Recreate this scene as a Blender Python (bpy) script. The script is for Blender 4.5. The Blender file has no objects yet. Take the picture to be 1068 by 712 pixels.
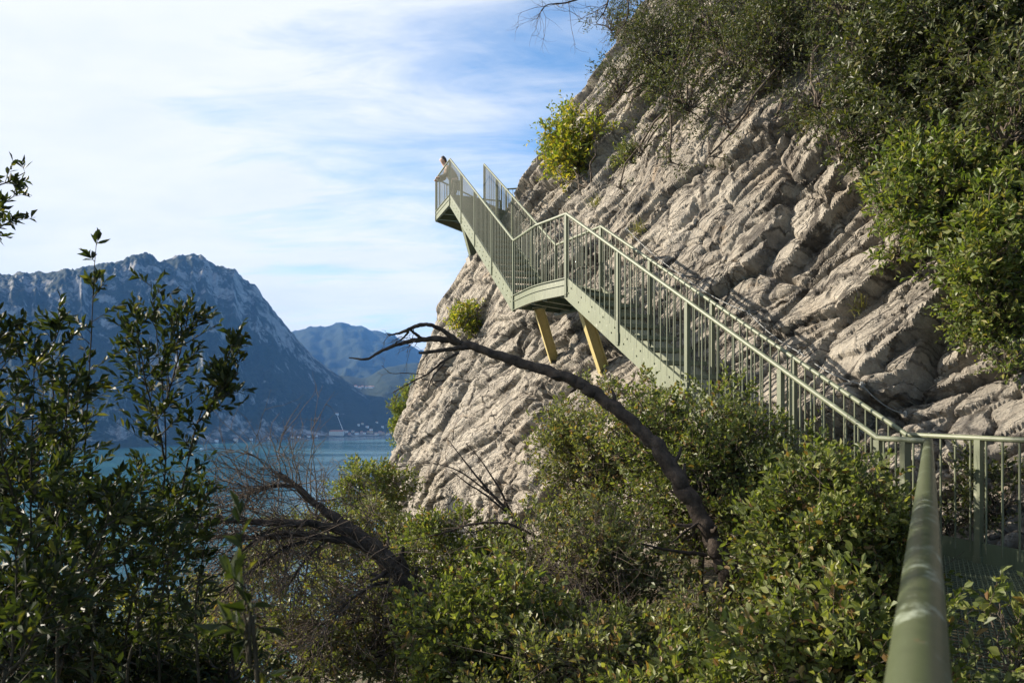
import bpy, math, random
import numpy as np
from mathutils import Vector, Matrix
from mathutils.bvhtree import BVHTree

R = math.radians
scene = bpy.context.scene
col = scene.collection
F0, CX, HY = 750.0, 534.0, 420.0            # focal length and horizon of the photograph, in its pixels


def P(px, py, Y):
    return np.array([(px - CX) / F0 * Y, Y, -(py - HY) / F0 * Y])


# ------------------------------------------------------------------ noise
_prng = np.random.RandomState(11)
_perm = np.concatenate([_prng.permutation(256)] * 3)
_grad = _prng.normal(size=(256, 3))
_grad /= np.linalg.norm(_grad, axis=1)[:, None]


def perlin(x, y, z):
    x, y, z = np.broadcast_arrays(np.asarray(x, float), np.asarray(y, float), np.asarray(z, float))
    xi, yi, zi = np.floor(x).astype(int), np.floor(y).astype(int), np.floor(z).astype(int)
    xf, yf, zf = x - xi, y - yi, z - zi
    u, v, w = (t * t * t * (t * (t * 6 - 15) + 10) for t in (xf, yf, zf))
    out = 0
    for dx in (0, 1):
        for dy in (0, 1):
            for dz in (0, 1):
                h = _perm[(_perm[(_perm[(xi + dx) & 255] + yi + dy) & 255] + zi + dz) & 255]
                g = _grad[h]
                d = g[..., 0] * (xf - dx) + g[..., 1] * (yf - dy) + g[..., 2] * (zf - dz)
                out = out + d * (u if dx else 1 - u) * (v if dy else 1 - v) * (w if dz else 1 - w)
    return out * 1.5


def fbm(x, y, z, o=4, gain=.5, ridged=False):
    a, f, s, t = 1.0, 1.0, 0, 0
    for k in range(o):
        n = perlin(x * f + 17.3 * k, y * f + 5.1 * k, z * f + 9.7 * k)
        if ridged:
            n = 1 - 2 * np.abs(n)
        s = s + a * n
        t += a
        a *= gain
        f *= 2.03
    return s / t


def hash01(*k):
    h = np.zeros(np.broadcast(*k).shape, dtype=np.int64) + 7
    for a in k:
        h = (h * 1103515245 + np.asarray(a, dtype=np.int64) * 374761393 + 12345) & 0x7fffffff
        h = h ^ (h >> 13)
        h = (h * 668265263) & 0x7fffffff
    return (h & 0xffff) / 65535.0


# ------------------------------------------------------------------ mesh building
class MB:
    def __init__(s):
        s.v, s.f, s.n = [], {}, 0

    def add(s, v, f):
        v = np.asarray(v, float).reshape(-1, 3)
        f = np.asarray(f, int)
        s.v.append(v)
        s.f.setdefault(f.shape[1], []).append(f + s.n)
        s.n += len(v)

    def box(s, c, ax, ay, az):                 # centre and three half-axes
        c, ax, ay, az = (np.asarray(t, float) for t in (c, ax, ay, az))
        v = [c + i * ax + j * ay + k * az for i in (-1, 1) for j in (-1, 1) for k in (-1, 1)]
        s.add(v, [(0, 1, 3, 2), (4, 6, 7, 5), (0, 4, 5, 1), (2, 3, 7, 6), (0, 2, 6, 4), (1, 5, 7, 3)])

    def beam(s, a, b, w, h, up=(0, 0, 1)):     # rectangular bar a->b, width w (sideways), height h
        a, b = np.asarray(a, float), np.asarray(b, float)
        d = b - a
        L = np.linalg.norm(d)
        d = d / L
        x = np.cross(d, up)
        x /= np.linalg.norm(x)
        y = np.cross(x, d)
        s.box((a + b) / 2, x * w / 2, y * h / 2, d * L / 2)

    def tube(s, pts, rad, sides=8, cap=True, relief=0):
        pts = np.asarray(pts, float)
        n = len(pts)
        rad = np.broadcast_to(np.asarray(rad, float), (n,))
        t = np.gradient(pts, axis=0)
        t /= np.linalg.norm(t, axis=1)[:, None] + 1e-12
        ref = np.array([0, 0, 1.0]) if abs(t[0][2]) < .9 else np.array([1.0, 0, 0])
        x = np.cross(t[0], ref)
        x /= np.linalg.norm(x)
        ang = np.arange(sides) / sides * 2 * np.pi
        ca, sa = np.cos(ang)[:, None], np.sin(ang)[:, None]
        vs = []
        for i in range(n):
            x = x - t[i] * np.dot(x, t[i])
            x /= np.linalg.norm(x) + 1e-12
            y = np.cross(t[i], x)
            q = 1.0
            if relief:
                ln = i * .22 + rad[0] * 100
                q = 1 + relief * (fbm(np.cos(ang) * 1.4, np.sin(ang) * 1.4, ln * .4, 3) + .9 * perlin(np.cos(ang) * 3.6, np.sin(ang) * 3.6, ln * .55))[:, None]
            vs.append(pts[i] + rad[i] * q * (ca * x + sa * y))
        k = np.arange(sides)
        k2 = (k + 1) % sides
        fs = [np.stack([i * sides + k, i * sides + k2, (i + 1) * sides + k2, (i + 1) * sides + k], 1) for i in range(n - 1)]
        s.add(np.concatenate(vs), np.concatenate(fs))
        if cap and sides >= 5:
            s.add(vs[0], [tuple(range(sides))[::-1]])
            s.add(vs[-1], [tuple(range(sides))])

    def prism(s, poly, z0, z1):                # plan polygon extruded upwards
        n = len(poly)
        v = [(p[0], p[1], z0) for p in poly] + [(p[0], p[1], z1) for p in poly]
        s.add(v, [(i, (i + 1) % n, n + (i + 1) % n, n + i) for i in range(n)])
        s.add(v, [tuple(range(n - 1, -1, -1)), tuple(range(n, 2 * n))])

    def build(s, name, mats, parent=None, smooth=False, origin=None):
        v = np.concatenate(s.v)
        if origin is not None:
            v = v - np.asarray(origin, float)
        me = bpy.data.meshes.new(name)
        me.vertices.add(len(v))
        me.vertices.foreach_set('co', v.astype(np.float32).ravel())
        idx, starts, c = [], [], 0
        for k, fl in s.f.items():
            f = np.concatenate(fl)
            idx.append(f.ravel())
            starts.append(c + np.arange(len(f)) * k)
            c += f.size
        idx, starts = np.concatenate(idx), np.concatenate(starts)
        me.loops.add(len(idx))
        me.loops.foreach_set('vertex_index', idx.astype(np.int32))
        me.polygons.add(len(starts))
        me.polygons.foreach_set('loop_start', starts.astype(np.int32))
        me.polygons.foreach_set('use_smooth', np.full(len(starts), smooth, bool))
        me.update(calc_edges=True)
        for m in (mats if isinstance(mats, (list, tuple)) else [mats]):
            me.materials.append(m)
        o = bpy.data.objects.new(name, me)
        col.objects.link(o)
        if parent is not None:
            o.parent = parent
        if origin is not None:
            o.location = tuple(origin)
        return o


def tag(o, label=None, cat=None, group=None, kind=None):
    if label: o['label'] = label
    if cat: o['category'] = cat
    if group: o['group'] = group
    if kind: o['kind'] = kind
    return o


def empty(name, loc=(0, 0, 0), parent=None):
    o = bpy.data.objects.new(name, None)
    col.objects.link(o)
    o.location = loc
    if parent is not None:
        o.parent = parent
    return o


def spline(pts, n):                            # Catmull-Rom through rows of pts
    p = np.asarray(pts, float)
    p = np.concatenate([[2 * p[0] - p[1]], p, [2 * p[-1] - p[-2]]])
    m = len(p) - 3
    t = np.linspace(0, m - 1e-9, n)
    i = t.astype(int)
    t = (t - i)[:, None]
    a, b, c, d = p[i], p[i + 1], p[i + 2], p[i + 3]
    return .5 * (2 * b + (c - a) * t + (2 * a - 5 * b + 4 * c - d) * t ** 2 + (3 * b - a - 3 * c + d) * t ** 3)


# ------------------------------------------------------------------ materials
class NT:
    def __init__(s, name):
        s.m = bpy.data.materials.new(name)
        s.m.use_nodes = True
        s.t = s.m.node_tree
        s.t.nodes.clear()
        s.out = s.t.nodes.new('ShaderNodeOutputMaterial')

    def n(s, kind, **kw):
        nd = s.t.nodes.new('ShaderNode' + kind)
        for k, v in kw.items():
            if k.startswith('_'):
                setattr(nd, k[1:], v)
            else:
                key = k.replace('__', ' ')
                key = int(key[1:]) if key[0] == 'i' and key[1:].isdigit() else key
                if isinstance(v, bpy.types.NodeSocket):
                    s.t.links.new(v, nd.inputs[key])
                else:
                    nd.inputs[key].default_value = v
        return nd

    def ramp(s, fac, stops, interp='LINEAR'):
        r = s.n('ValToRGB')
        r.color_ramp.interpolation = interp
        e = r.color_ramp.elements
        while len(e) < len(stops): e.new(.5)
        for k, (p, c) in enumerate(stops):
            e[k].position = p
            e[k].color = (*c, 1) if len(c) == 3 else c
        s.t.links.new(fac, r.inputs['Fac'])
        return r.outputs['Color']

    def mix(s, fac, a, b, mode='MIX'):
        m = s.n('Mix', _data_type='RGBA', _blend_type=mode)
        for sock, v in ((m.inputs[0], fac), (m.inputs[6], a), (m.inputs[7], b)):
            if isinstance(v, bpy.types.NodeSocket): s.t.links.new(v, sock)
            elif isinstance(v, (int, float)): sock.default_value = v
            else: sock.default_value = (*v, 1) if len(v) == 3 else v
        return m.outputs[2]

    def math(s, op, a, b=0.0, clamp=False):
        m = s.n('Math', _operation=op, _use_clamp=clamp)
        for sock, v in ((m.inputs[0], a), (m.inputs[1], b)):
            if isinstance(v, bpy.types.NodeSocket): s.t.links.new(v, sock)
            else: sock.default_value = v
        return m.outputs[0]

    def coords(s, scale=(1, 1, 1), rot=(0, 0, 0), kind='Object'):
        tc = s.n('TexCoord')
        mp = s.n('Mapping', Vector=tc.outputs[kind])
        mp.inputs['Scale'].default_value = scale
        mp.inputs['Rotation'].default_value = rot
        return mp.outputs['Vector']

    def noise(s, vec, scale, detail=5, rough=.55, dist=0, out='Fac'):
        return s.n('TexNoise', Vector=vec, Scale=scale, Detail=detail, Roughness=rough, Distortion=dist).outputs[out]

    def finish(s, shader, vol=None):
        if shader is not None: s.t.links.new(shader, s.out.inputs['Surface'])
        if vol is not None: s.t.links.new(vol, s.out.inputs['Volume'])
        return s.m


def leaf_material(name, stops, rough=.45, trans=.3, spec=.35):
    t = NT(name)
    g = t.n('NewGeometry')
    c = t.ramp(g.outputs['Random Per Island'], stops)
    vn = t.noise(t.coords(), 1.3, 2)
    c = t.mix(t.math('MULTIPLY', vn, .5), c, t.mix(1.0, c, (.7, .75, .5), 'MULTIPLY'))
    p = t.n('BsdfPrincipled', Roughness=rough)
    p.inputs['Specular IOR Level'].default_value = spec
    t.t.links.new(c, p.inputs['Base Color'])
    tr = t.n('BsdfTranslucent')
    t.t.links.new(t.mix(1.0, c, (1.5, 1.6, .5), 'MULTIPLY'), tr.inputs['Color'])
    mx = t.n('MixShader', Fac=trans)
    t.t.links.new(p.outputs[0], mx.inputs[1])
    t.t.links.new(tr.outputs[0], mx.inputs[2])
    return t.finish(mx.outputs[0])


def bark_material(name, c0, c1, scale=14):
    t = NT(name)
    v = t.coords()
    n1 = t.noise(v, scale, 6, .65)
    n2 = t.noise(v, scale * 5, 4, .6)
    c = t.ramp(n1, [(.3, c0), (.7, c1)])
    b = t.n('Bump', Strength=.9, Distance=.012)
    t.t.links.new(t.math('ADD', n1, t.math('MULTIPLY', n2, .5)), b.inputs['Height'])
    p = t.n('BsdfPrincipled', Roughness=.9, Normal=b.outputs[0])
    p.inputs['Specular IOR Level'].default_value = .15
    t.t.links.new(c, p.inputs['Base Color'])
    return t.finish(p.outputs[0])


def paint_material(name, base, worn, amount=.62, rough=.5, rust=.72):
    t = NT(name)
    v = t.coords()
    n1 = t.noise(v, 3.0, 5, .6)
    n2 = t.noise(v, 28, 5, .65)
    n3 = t.noise(v, 9, 6, .7)
    dk = tuple(k * .72 for k in base)
    c = t.mix(n1, base, dk)
    vst = t.noise(t.coords((7, 7, .7)), 4, 5, .6)
    c = t.mix(t.math('MULTIPLY', t.ramp(vst, [(.5, (0, 0, 0)), (.68, (1, 1, 1))]), .55), c, tuple(k * .45 for k in base))
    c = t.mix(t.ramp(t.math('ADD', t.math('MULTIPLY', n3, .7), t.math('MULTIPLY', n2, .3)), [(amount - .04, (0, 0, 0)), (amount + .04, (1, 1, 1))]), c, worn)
    c = t.mix(t.ramp(n2, [(rust, (0, 0, 0)), (rust + .05, (1, 1, 1))]), c, (.12, .07, .035))
    b = t.n('Bump', Strength=.15, Distance=.004, Height=n2)
    p = t.n('BsdfPrincipled', Roughness=rough, Normal=b.outputs[0])
    t.t.links.new(c, p.inputs['Base Color'])
    return t.finish(p.outputs[0])


def plain(name, c, rough=.6, metal=0, var=.25, scale=20):
    t = NT(name)
    n1 = t.noise(t.coords(), scale, 4)
    cc = t.mix(n1, tuple(k * (1 - var) for k in c), tuple(min(1, k * (1 + var)) for k in c))
    p = t.n('BsdfPrincipled', Roughness=rough, Metallic=metal)
    t.t.links.new(cc, p.inputs['Base Color'])
    return t.finish(p.outputs[0])


M = {}
M['green'] = paint_material('sage_green_paint', (.155, .172, .105), (.27, .28, .20), rust=.66)
M['bar'] = paint_material('olive_green_bar_paint', (.125, .14, .085), (.22, .23, .16), rust=.66)
M['deck'] = paint_material('dark_green_grating', (.10, .125, .075), (.16, .17, .12))
M['rail_near'] = paint_material('weathered_dappled_rail_paint', (.066, .080, .038), (.22, .25, .19), amount=.585, rough=.38, rust=.7)  # pale patches: worn paint, and sun dapples put into the colour
M['ochre'] = paint_material('ochre_strut_paint', (.50, .41, .17), (.36, .31, .16), rough=.6)
M['steel'] = plain('galvanised_steel', (.16, .165, .16), .6, .1)
M['concrete'] = plain('footing_concrete', (.30, .28, .25), .9, 0, .3, 9)
M['bark'] = bark_material('grey_brown_bark', (.045, .036, .028), (.13, .105, .08))
M['deadwood'] = bark_material('dead_wood_bark', (.016, .013, .011), (.085, .066, .052), 16)
M['deadtwig'] = bark_material('dry_twig_bark', (.06, .045, .035), (.17, .135, .105), 20)
M['stem'] = bark_material('young_stem_bark', (.022, .019, .012), (.065, .054, .036), 20)
M['leaf_evergreen'] = leaf_material('evergreen_leaf', [(0, (0.058, 0.0769, 0.0232)), (0.45, (0.116, 0.1392, 0.0435)), (0.78, (0.1885, 0.203, 0.0725)), (0.93, (0.2465, 0.2392, 0.0943)), (0.95, (0.232, 0.145, 0.0653)), (1, (0.174, 0.1015, 0.0508))], trans=0.38)
M['leaf_shade'] = leaf_material('shade_darkened_leaf', [(0, (.03, .04, .013)), (.5, (.062, .075, .025)), (.85, (.105, .115, .045)), (1, (.15, .13, .055))], trans=.28)  # leaf colour darkened for cliff plants that stand in less light
M['leaf_olive'] = leaf_material('olive_leaf', [(0, (0.0783, 0.0945, 0.0378)), (0.45, (0.1485, 0.162, 0.0675)), (0.78, (0.216, 0.2187, 0.1013)), (0.88, (0.27, 0.243, 0.1148)), (0.91, (0.2565, 0.1688, 0.081)), (1, (0.189, 0.1148, 0.0607))], trans=0.36)
M['leaf_dark'] = leaf_material('dark_laurel_leaf', [(0, (0.0147, 0.0221, 0.0082)), (0.5, (0.0276, 0.0386, 0.0129)), (0.88, (0.046, 0.057, 0.0184)), (1, (0.1196, 0.1104, 0.0276))], rough=.52, spec=.3, trans=0.3)
M['leaf_fresh'] = leaf_material('fresh_green_leaf', [(0, (0.064, 0.0938, 0.0235)), (0.5, (0.1173, 0.1492, 0.0426)), (0.85, (0.1812, 0.1919, 0.064)), (1, (0.2558, 0.2132, 0.0746))], trans=0.42)
M['leaf_yellow'] = leaf_material('yellowing_leaf', [(0, (0.0805, 0.115, 0.0172)), (0.4, (0.161, 0.1955, 0.0345)), (0.75, (0.299, 0.276, 0.046)), (1, (0.437, 0.322, 0.0575))], trans=0.42)
M['leaf_dry'] = leaf_material('dry_brown_leaf', [(0, (.10, .065, .035)), (.5, (.19, .13, .07)), (1, (.28, .21, .12))], rough=.7, trans=.15, spec=.15)
M['grass'] = leaf_material('dry_grass_blade', [(0, (.12, .13, .04)), (1, (.26, .23, .09))], rough=.7, trans=.3, spec=.1)


def rock_material():
    t = NT('limestone')
    v = t.coords()
    big = t.noise(v, .55, 5, .6, .6)
    mid = t.noise(v, 2.6, 7, .65, .4)
    fine = t.noise(v, 15, 10, .78)
    pits = t.noise(v, 55, 6, .75)
    # streaks along the bedding
    vs = t.coords((1.2, 1.2, 1.2), (0, 0, 0))
    att = t.n('Attribute', _attribute_name='bed').outputs['Vector']
    st = t.n('Mapping', Vector=att)
    st.inputs['Scale'].default_value = (1.6, 6.0, 1)
    streak = t.noise(st.outputs[0], 1.0, 6, .65, .3)
    tint = t.n('Attribute', _attribute_name='tint').outputs['Fac']
    c = t.ramp(mid, [(.27, (.215, .20, .178)), (.40, (.40, .37, .322)), (.56, (.52, .485, .42)), (.78, (.62, .585, .52))])
    c = t.mix(t.math('MULTIPLY', t.ramp(streak, [(.5, (0, 0, 0)), (.7, (1, 1, 1))]), .55), c, (.22, .20, .18))
    c = t.mix(t.math('MULTIPLY', t.ramp(big, [(.5, (0, 0, 0)), (.72, (1, 1, 1))]), .55), c, (.40, .325, .24))
    c = t.mix(t.math('MULTIPLY', t.ramp(big, [(.24, (1, 1, 1)), (.42, (0, 0, 0))]), .6), c, (.175, .165, .155))
    c = t.mix(1.0, c, t.ramp(t.math('ADD', t.math('MULTIPLY', fine, .6), t.math('MULTIPLY', pits, .4)), [(.30, (.50, .48, .46)), (.5, (.92, .9, .87)), (.68, (1.12, 1.09, 1.04))]), 'MULTIPLY')
    lich = t.ramp(t.noise(v, 8, 8, .75), [(.60, (0, 0, 0)), (.68, (1, 1, 1))])
    c = t.mix(t.math('MULTIPLY', lich, .5), c, (.11, .10, .09))
    c = t.mix(.5, c, t.mix(tint, t.mix(1.0, c, (.72, .70, .69), 'MULTIPLY'), t.mix(1.0, c, (1.22, 1.2, 1.17), 'MULTIPLY')))
    h = t.math('ADD', t.math('MULTIPLY', mid, 1.1), t.math('ADD', t.math('MULTIPLY', fine, 1.1), t.math('MULTIPLY', streak, .2)))
    vor = t.n('TexVoronoi', _feature='DISTANCE_TO_EDGE', Scale=4.2, Vector=t.n('Mapping', Vector=att, Scale=(.45, 1.3, 1)).outputs[0])
    crack = t.ramp(vor.outputs['Distance'], [(0, (0, 0, 0)), (.05, (1, 1, 1))])
    h = t.math('ADD', h, t.math('MULTIPLY', crack, .12))
    h = t.math('ADD', h, t.math('MULTIPLY', pits, .25))
    wv = t.n('VectorMath', _operation='ADD')
    t.t.links.new(att, wv.inputs[0])
    wn = t.n('VectorMath', _operation='SCALE', Scale=.22)
    t.t.links.new(t.noise(v, 2.2, 5, .65, out='Color'), wn.inputs[0])
    t.t.links.new(wn.outputs[0], wv.inputs[1])
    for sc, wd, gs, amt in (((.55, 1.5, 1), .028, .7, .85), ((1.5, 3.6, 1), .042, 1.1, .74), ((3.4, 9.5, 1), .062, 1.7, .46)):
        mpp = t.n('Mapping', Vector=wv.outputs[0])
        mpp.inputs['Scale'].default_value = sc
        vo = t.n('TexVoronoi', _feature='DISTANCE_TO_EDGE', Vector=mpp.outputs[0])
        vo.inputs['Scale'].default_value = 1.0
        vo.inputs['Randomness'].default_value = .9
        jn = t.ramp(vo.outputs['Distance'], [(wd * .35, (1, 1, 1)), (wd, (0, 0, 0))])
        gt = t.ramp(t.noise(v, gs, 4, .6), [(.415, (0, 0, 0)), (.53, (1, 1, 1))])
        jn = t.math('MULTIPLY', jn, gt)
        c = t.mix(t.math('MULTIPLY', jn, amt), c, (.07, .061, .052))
        h = t.math('SUBTRACT', h, t.math('MULTIPLY', jn, .55))
    drip = t.n('Mapping', Vector=t.n('TexCoord').outputs['Object'])
    drip.inputs['Scale'].default_value = (1.6, 1.6, .16)
    dr = t.noise(drip.outputs[0], 1.5, 6, .62, .4)
    c = t.mix(t.math('MULTIPLY', t.ramp(dr, [(.55, (0, 0, 0)), (.66, (1, 1, 1))]), .62), c, (.15, .143, .135))
    rs_ = t.ramp(t.noise(v, 1.1, 6, .68, 1.0), [(.62, (0, 0, 0)), (.72, (1, 1, 1))])
    c = t.mix(t.math('MULTIPLY', rs_, .55), c, (.36, .235, .13))
    b = t.n('Bump', Strength=1.0, Distance=.085, Height=h)
    p = t.n('BsdfPrincipled', Roughness=.92, Normal=b.outputs[0])
    p.inputs['Specular IOR Level'].default_value = .15
    t.t.links.new(c, p.inputs['Base Color'])
    return t.finish(p.outputs[0])


def soil_material():
    t = NT('leaf_litter_soil')
    v = t.coords()
    n1, n2 = t.noise(v, 3, 6, .65), t.noise(v, 30, 4, .6)
    c = t.ramp(n2, [(.3, (.03, .022, .014)), (.55, (.075, .055, .035)), (.75, (.15, .115, .07))])
    c = t.mix(t.ramp(n1, [(.45, (0, 0, 0)), (.65, (1, 1, 1))]), c, (.035, .045, .016))
    b = t.n('Bump', Strength=1.0, Distance=.04, Height=n2)
    p = t.n('BsdfPrincipled', Roughness=.95, Normal=b.outputs[0])
    t.t.links.new(c, p.inputs['Base Color'])
    return t.finish(p.outputs[0])


def mountain_material():
    t = NT('forested_limestone_mountain')
    v = t.coords((.001, .001, .001))
    sep = t.n('SeparateXYZ', Vector=t.n('NewGeometry').outputs['Normal'])
    big = t.noise(v, 2.4, 8, .62, .4)
    fin = t.noise(t.coords((.001, .001, .0008)), 11, 9, .74, .3)
    tree = t.noise(v, 70, 4, .7)
    cliff = t.n('Attribute', _attribute_name='cliff').outputs['Fac']
    rk = t.math('ADD', t.math('MULTIPLY', fin, 2.1), t.math('ADD', t.math('MULTIPLY', cliff, .32), t.math('MULTIPLY', big, .6)))
    rk = t.math('SUBTRACT', rk, t.math('MULTIPLY', sep.outputs[2], .45))
    rockf = t.ramp(t.math('MULTIPLY', rk, .5), [(.605, (0, 0, 0)), (.71, (1, 1, 1))])
    forest = t.ramp(tree, [(.3, (.010, .016, .009)), (.7, (.032, .042, .02))])
    stone = t.ramp(t.noise(v, 38, 6, .7), [(.3, (.15, .142, .13)), (.7, (.36, .34, .31))])
    c = t.mix(rockf, forest, stone)
    b = t.n('Bump', Strength=.7, Distance=14.0, Height=t.math('ADD', tree, t.math('MULTIPLY', fin, 2.0)))
    p = t.n('BsdfPrincipled', Roughness=.95, Normal=b.outputs[0])
    p.inputs['Specular IOR Level'].default_value = .1
    t.t.links.new(c, p.inputs['Base Color'])
    return t.finish(p.outputs[0])


def water_material():
    t = NT('lake_water')
    v = t.coords((1, 1, 1))
    n1 = t.noise(v, .12, 4, .6)
    n2 = t.noise(t.coords((.0012, .004, 1)), 1.0, 4, .6, .5)
    b = t.n('Bump', Strength=.5, Distance=.6, Height=n1)
    c = t.ramp(n2, [(.35, (.012, .054, .07)), (.65, (.02, .085, .10))])
    p = t.n('BsdfPrincipled', Normal=b.outputs[0])
    t.t.links.new(t.ramp(n2, [(.35, (.10, .1, .1)), (.65, (.24, .24, .24))]), p.inputs['Roughness'])
    p.inputs['IOR'].default_value = 1.33
    t.t.links.new(c, p.inputs['Base Color'])
    return t.finish(p.outputs[0])


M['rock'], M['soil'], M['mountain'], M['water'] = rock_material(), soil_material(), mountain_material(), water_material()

# ------------------------------------------------------------------ light, sky, camera
SUN_AZ, SUN_EL = R(-76), R(27)               # azimuth from the view direction (+Y), negative to the left
sd = np.array([math.sin(SUN_AZ) * math.cos(SUN_EL), math.cos(SUN_AZ) * math.cos(SUN_EL), math.sin(SUN_EL)])
world = bpy.data.worlds.new('World')
scene.world = world
world.use_nodes = True
wt = world.node_tree
wt.nodes.clear()


class WT(NT):
    def __init__(s):
        s.t = wt


W = WT()
wo = W.n('OutputWorld')
sky = W.n('TexSky')
sky.sky_type = 'NISHITA'
sky.sun_disc = False
sky.sun_elevation = SUN_EL
sky.sun_rotation = SUN_AZ
sky.altitude = 200
sky.air_density = 1.0
sky.dust_density = .7
sky.ozone_density = 2.5
gen = W.n('TexCoord').outputs['Generated']
sp = W.n('SeparateXYZ', Vector=gen)
zz = W.math('ADD', W.math('MAXIMUM', sp.outputs[2], 0.0), .16)
cv = W.n('CombineXYZ', X=W.math('DIVIDE', sp.outputs[0], zz), Y=W.math('DIVIDE', sp.outputs[1], zz), Z=0.0).outputs[0]
mp = W.n('Mapping', Vector=cv, Rotation=(0, 0, R(24)), Scale=(.55, 1.0, 1))
c1 = W.noise(mp.outputs[0], 1.15, 9, .60, .55)
c2 = W.noise(W.n('Mapping', Vector=cv, Rotation=(0, 0, R(-12)), Scale=(.9, 2.4, 1)).outputs[0], 2.2, 8, .62, .8)
dotn = W.n('VectorMath', _operation='DOT_PRODUCT')
W.t.links.new(gen, dotn.inputs[0])
dotn.inputs[1].default_value = tuple(sd)
near = W.math('MULTIPLY', W.math('SUBTRACT', dotn.outputs['Value'], .32), .74)
near = W.math('SUBTRACT', near, .055)
low = W.math('MULTIPLY', W.math('MAXIMUM', W.math('SUBTRACT', .30, sp.outputs[2]), 0.0), .45)
near = W.math('ADD', near, low)
cl = W.math('ADD', W.math('ADD', W.math('MULTIPLY', c1, .75), W.math('MULTIPLY', c2, .46)), near)
mask = W.ramp(cl, [(.44, (.04, .04, .04)), (.57, (.42, .42, .42)), (.74, (1, 1, 1))], 'LINEAR')
cloud = W.ramp(W.noise(mp.outputs[0], 3.1, 6, .6, .3), [(.3, (.86, .90, .97)), (.65, (1, 1, 1))])
cloudc = W.mix(1.0, cloud, (6.6, 6.7, 6.8), 'MULTIPLY')
skyc = W.mix(1.0, sky.outputs[0], (.98, 1.28, 1.42), 'MULTIPLY')
bg = W.n('Background', Strength=.062)
W.t.links.new(W.mix(mask, skyc, cloudc), bg.inputs['Color'])
W.t.links.new(bg.outputs[0], wo.inputs['Surface'])

sl = bpy.data.lights.new('sun', 'SUN')
sl.energy = 5.0
sl.angle = R(.5)
sl.color = (1, .90, .76)
so = bpy.data.objects.new('sun', sl)
col.objects.link(so)
so.rotation_euler = Vector(sd).to_track_quat('Z', 'Y').to_euler()

cam = bpy.data.cameras.new('camera')
cam.sensor_width = 36
cam.lens = 36 * F0 / 1068
cam.shift_y = (HY - 356) / 1068
cam.clip_start = .05
cam.clip_end = 40000
cam.dof.use_dof = True
cam.dof.focus_distance = 9.5
cam.dof.aperture_fstop = 7.1
co = bpy.data.objects.new('camera', cam)
col.objects.link(co)
co.location = (0, 0, 0)
co.rotation_euler = (R(90), 0, 0)
scene.camera = co

vs_ = scene.view_settings
vs_.view_transform = 'Standard'
vs_.look = 'None'
vs_.gamma = 1
vs_.use_curve_mapping = False
vs_.exposure = 1.38
scene.cycles.volume_bounces = 0
scene.cycles.max_bounces = 7
scene.cycles.use_denoising = True

# ------------------------------------------------------------------ hillside, lake, mountains
WATER = -148.0


def ground(x, y):
    x, y = np.asarray(x, float), np.asarray(y, float)
    g = np.where(x > 1.5, -1.85 + .12 * (x - 1.5), -1.85 + .55 * (x - 1.5))
    g = g - np.clip(-4.5 - x, 0, None) * .75
    g = g - np.clip(y - 10, 0, None) * .05 - np.clip(y - 25, 0, None) * 1.0
    g = g + .22 * fbm(x * .5, y * .5, 3.3, 4)
    return g


def grid_mesh(X, Y, Z, name, mat, attrs=None, smooth=True, parent=None):
    h, w = X.shape
    mb = MB()
    i = np.arange(h * w).reshape(h, w)
    f = np.stack([i[:-1, :-1], i[:-1, 1:], i[1:, 1:], i[1:, :-1]], -1).reshape(-1, 4)
    mb.add(np.stack([X, Y, Z], -1).reshape(-1, 3), f)
    o = mb.build(name, mat, parent, smooth)
    for k, a in (attrs or {}).items():
        if a.ndim == 3:
            at = o.data.attributes.new(k, 'FLOAT_VECTOR', 'POINT')
            at.data.foreach_set('vector', a.reshape(-1).astype(np.float32))
        else:
            at = o.data.attributes.new(k, 'FLOAT', 'POINT')
            at.data.foreach_set('value', a.reshape(-1).astype(np.float32))
    return o


gx = np.concatenate([np.linspace(-190, -14, 60), np.linspace(-13, 12, 130)])
gy = np.concatenate([np.linspace(-40, -4, 20), np.linspace(-3, 28, 160), np.linspace(29, 190, 50)])
GX, GY = np.meshgrid(gx, gy)
GZ = ground(GX, GY)
tag(grid_mesh(GX, GY, np.maximum(GZ, WATER - 6), 'hillside', M['soil']), 'steep leaf littered slope under the shrubs', 'hillside', kind='structure')

XW, XE, YS, YN = -7600.0, 6200.0, -420.0, 11800.0
mb = MB()
mb.add([(XW, YS, WATER), (XE, YS, WATER), (XE, YN, WATER), (XW, YN, WATER)], [(0, 1, 2, 3)])
tag(mb.build('lake', M['water']), 'calm teal lake filling the valley below the cliff', 'lake', kind='structure')

SHORE = [(-400, 482), (0, 472), (100, 468), (180, 464), (230, 461.5), (300, 458), (345, 455.8), (400, 455), (470, 454), (700, 452)]
RID1 = [(-700, 255), (-200, 280), (0, 292), (60, 287), (110, 281), (150, 275), (175, 279), (200, 278), (222, 281), (232, 284), (250, 296), (270, 311),
        (290, 335), (310, 360), (330, 379), (350, 392), (375, 409), (400, 428), (425, 441), (460, 450), (700, 451)]
RID2 = [(-700, 350), (150, 352), (250, 352), (310, 349), (325, 346), (338, 345), (350, 342), (357, 340), (366, 344), (378, 343), (390, 348), (410, 353),
        (440, 368), (470, 380), (560, 372), (800, 360)]
RID3 = [(-700, 440), (200, 440), (280, 410), (320, 396), (345, 392), (380, 396), (400, 386), (430, 379), (480, 372), (600, 368), (800, 365)]


def itp(tab, px):
    a = np.array(tab, float)
    return np.interp(px, a[:, 0], a[:, 1])


def sstep(t):
    t = np.clip(t, 0, 1)
    return t * t * (3 - 2 * t)


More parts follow.
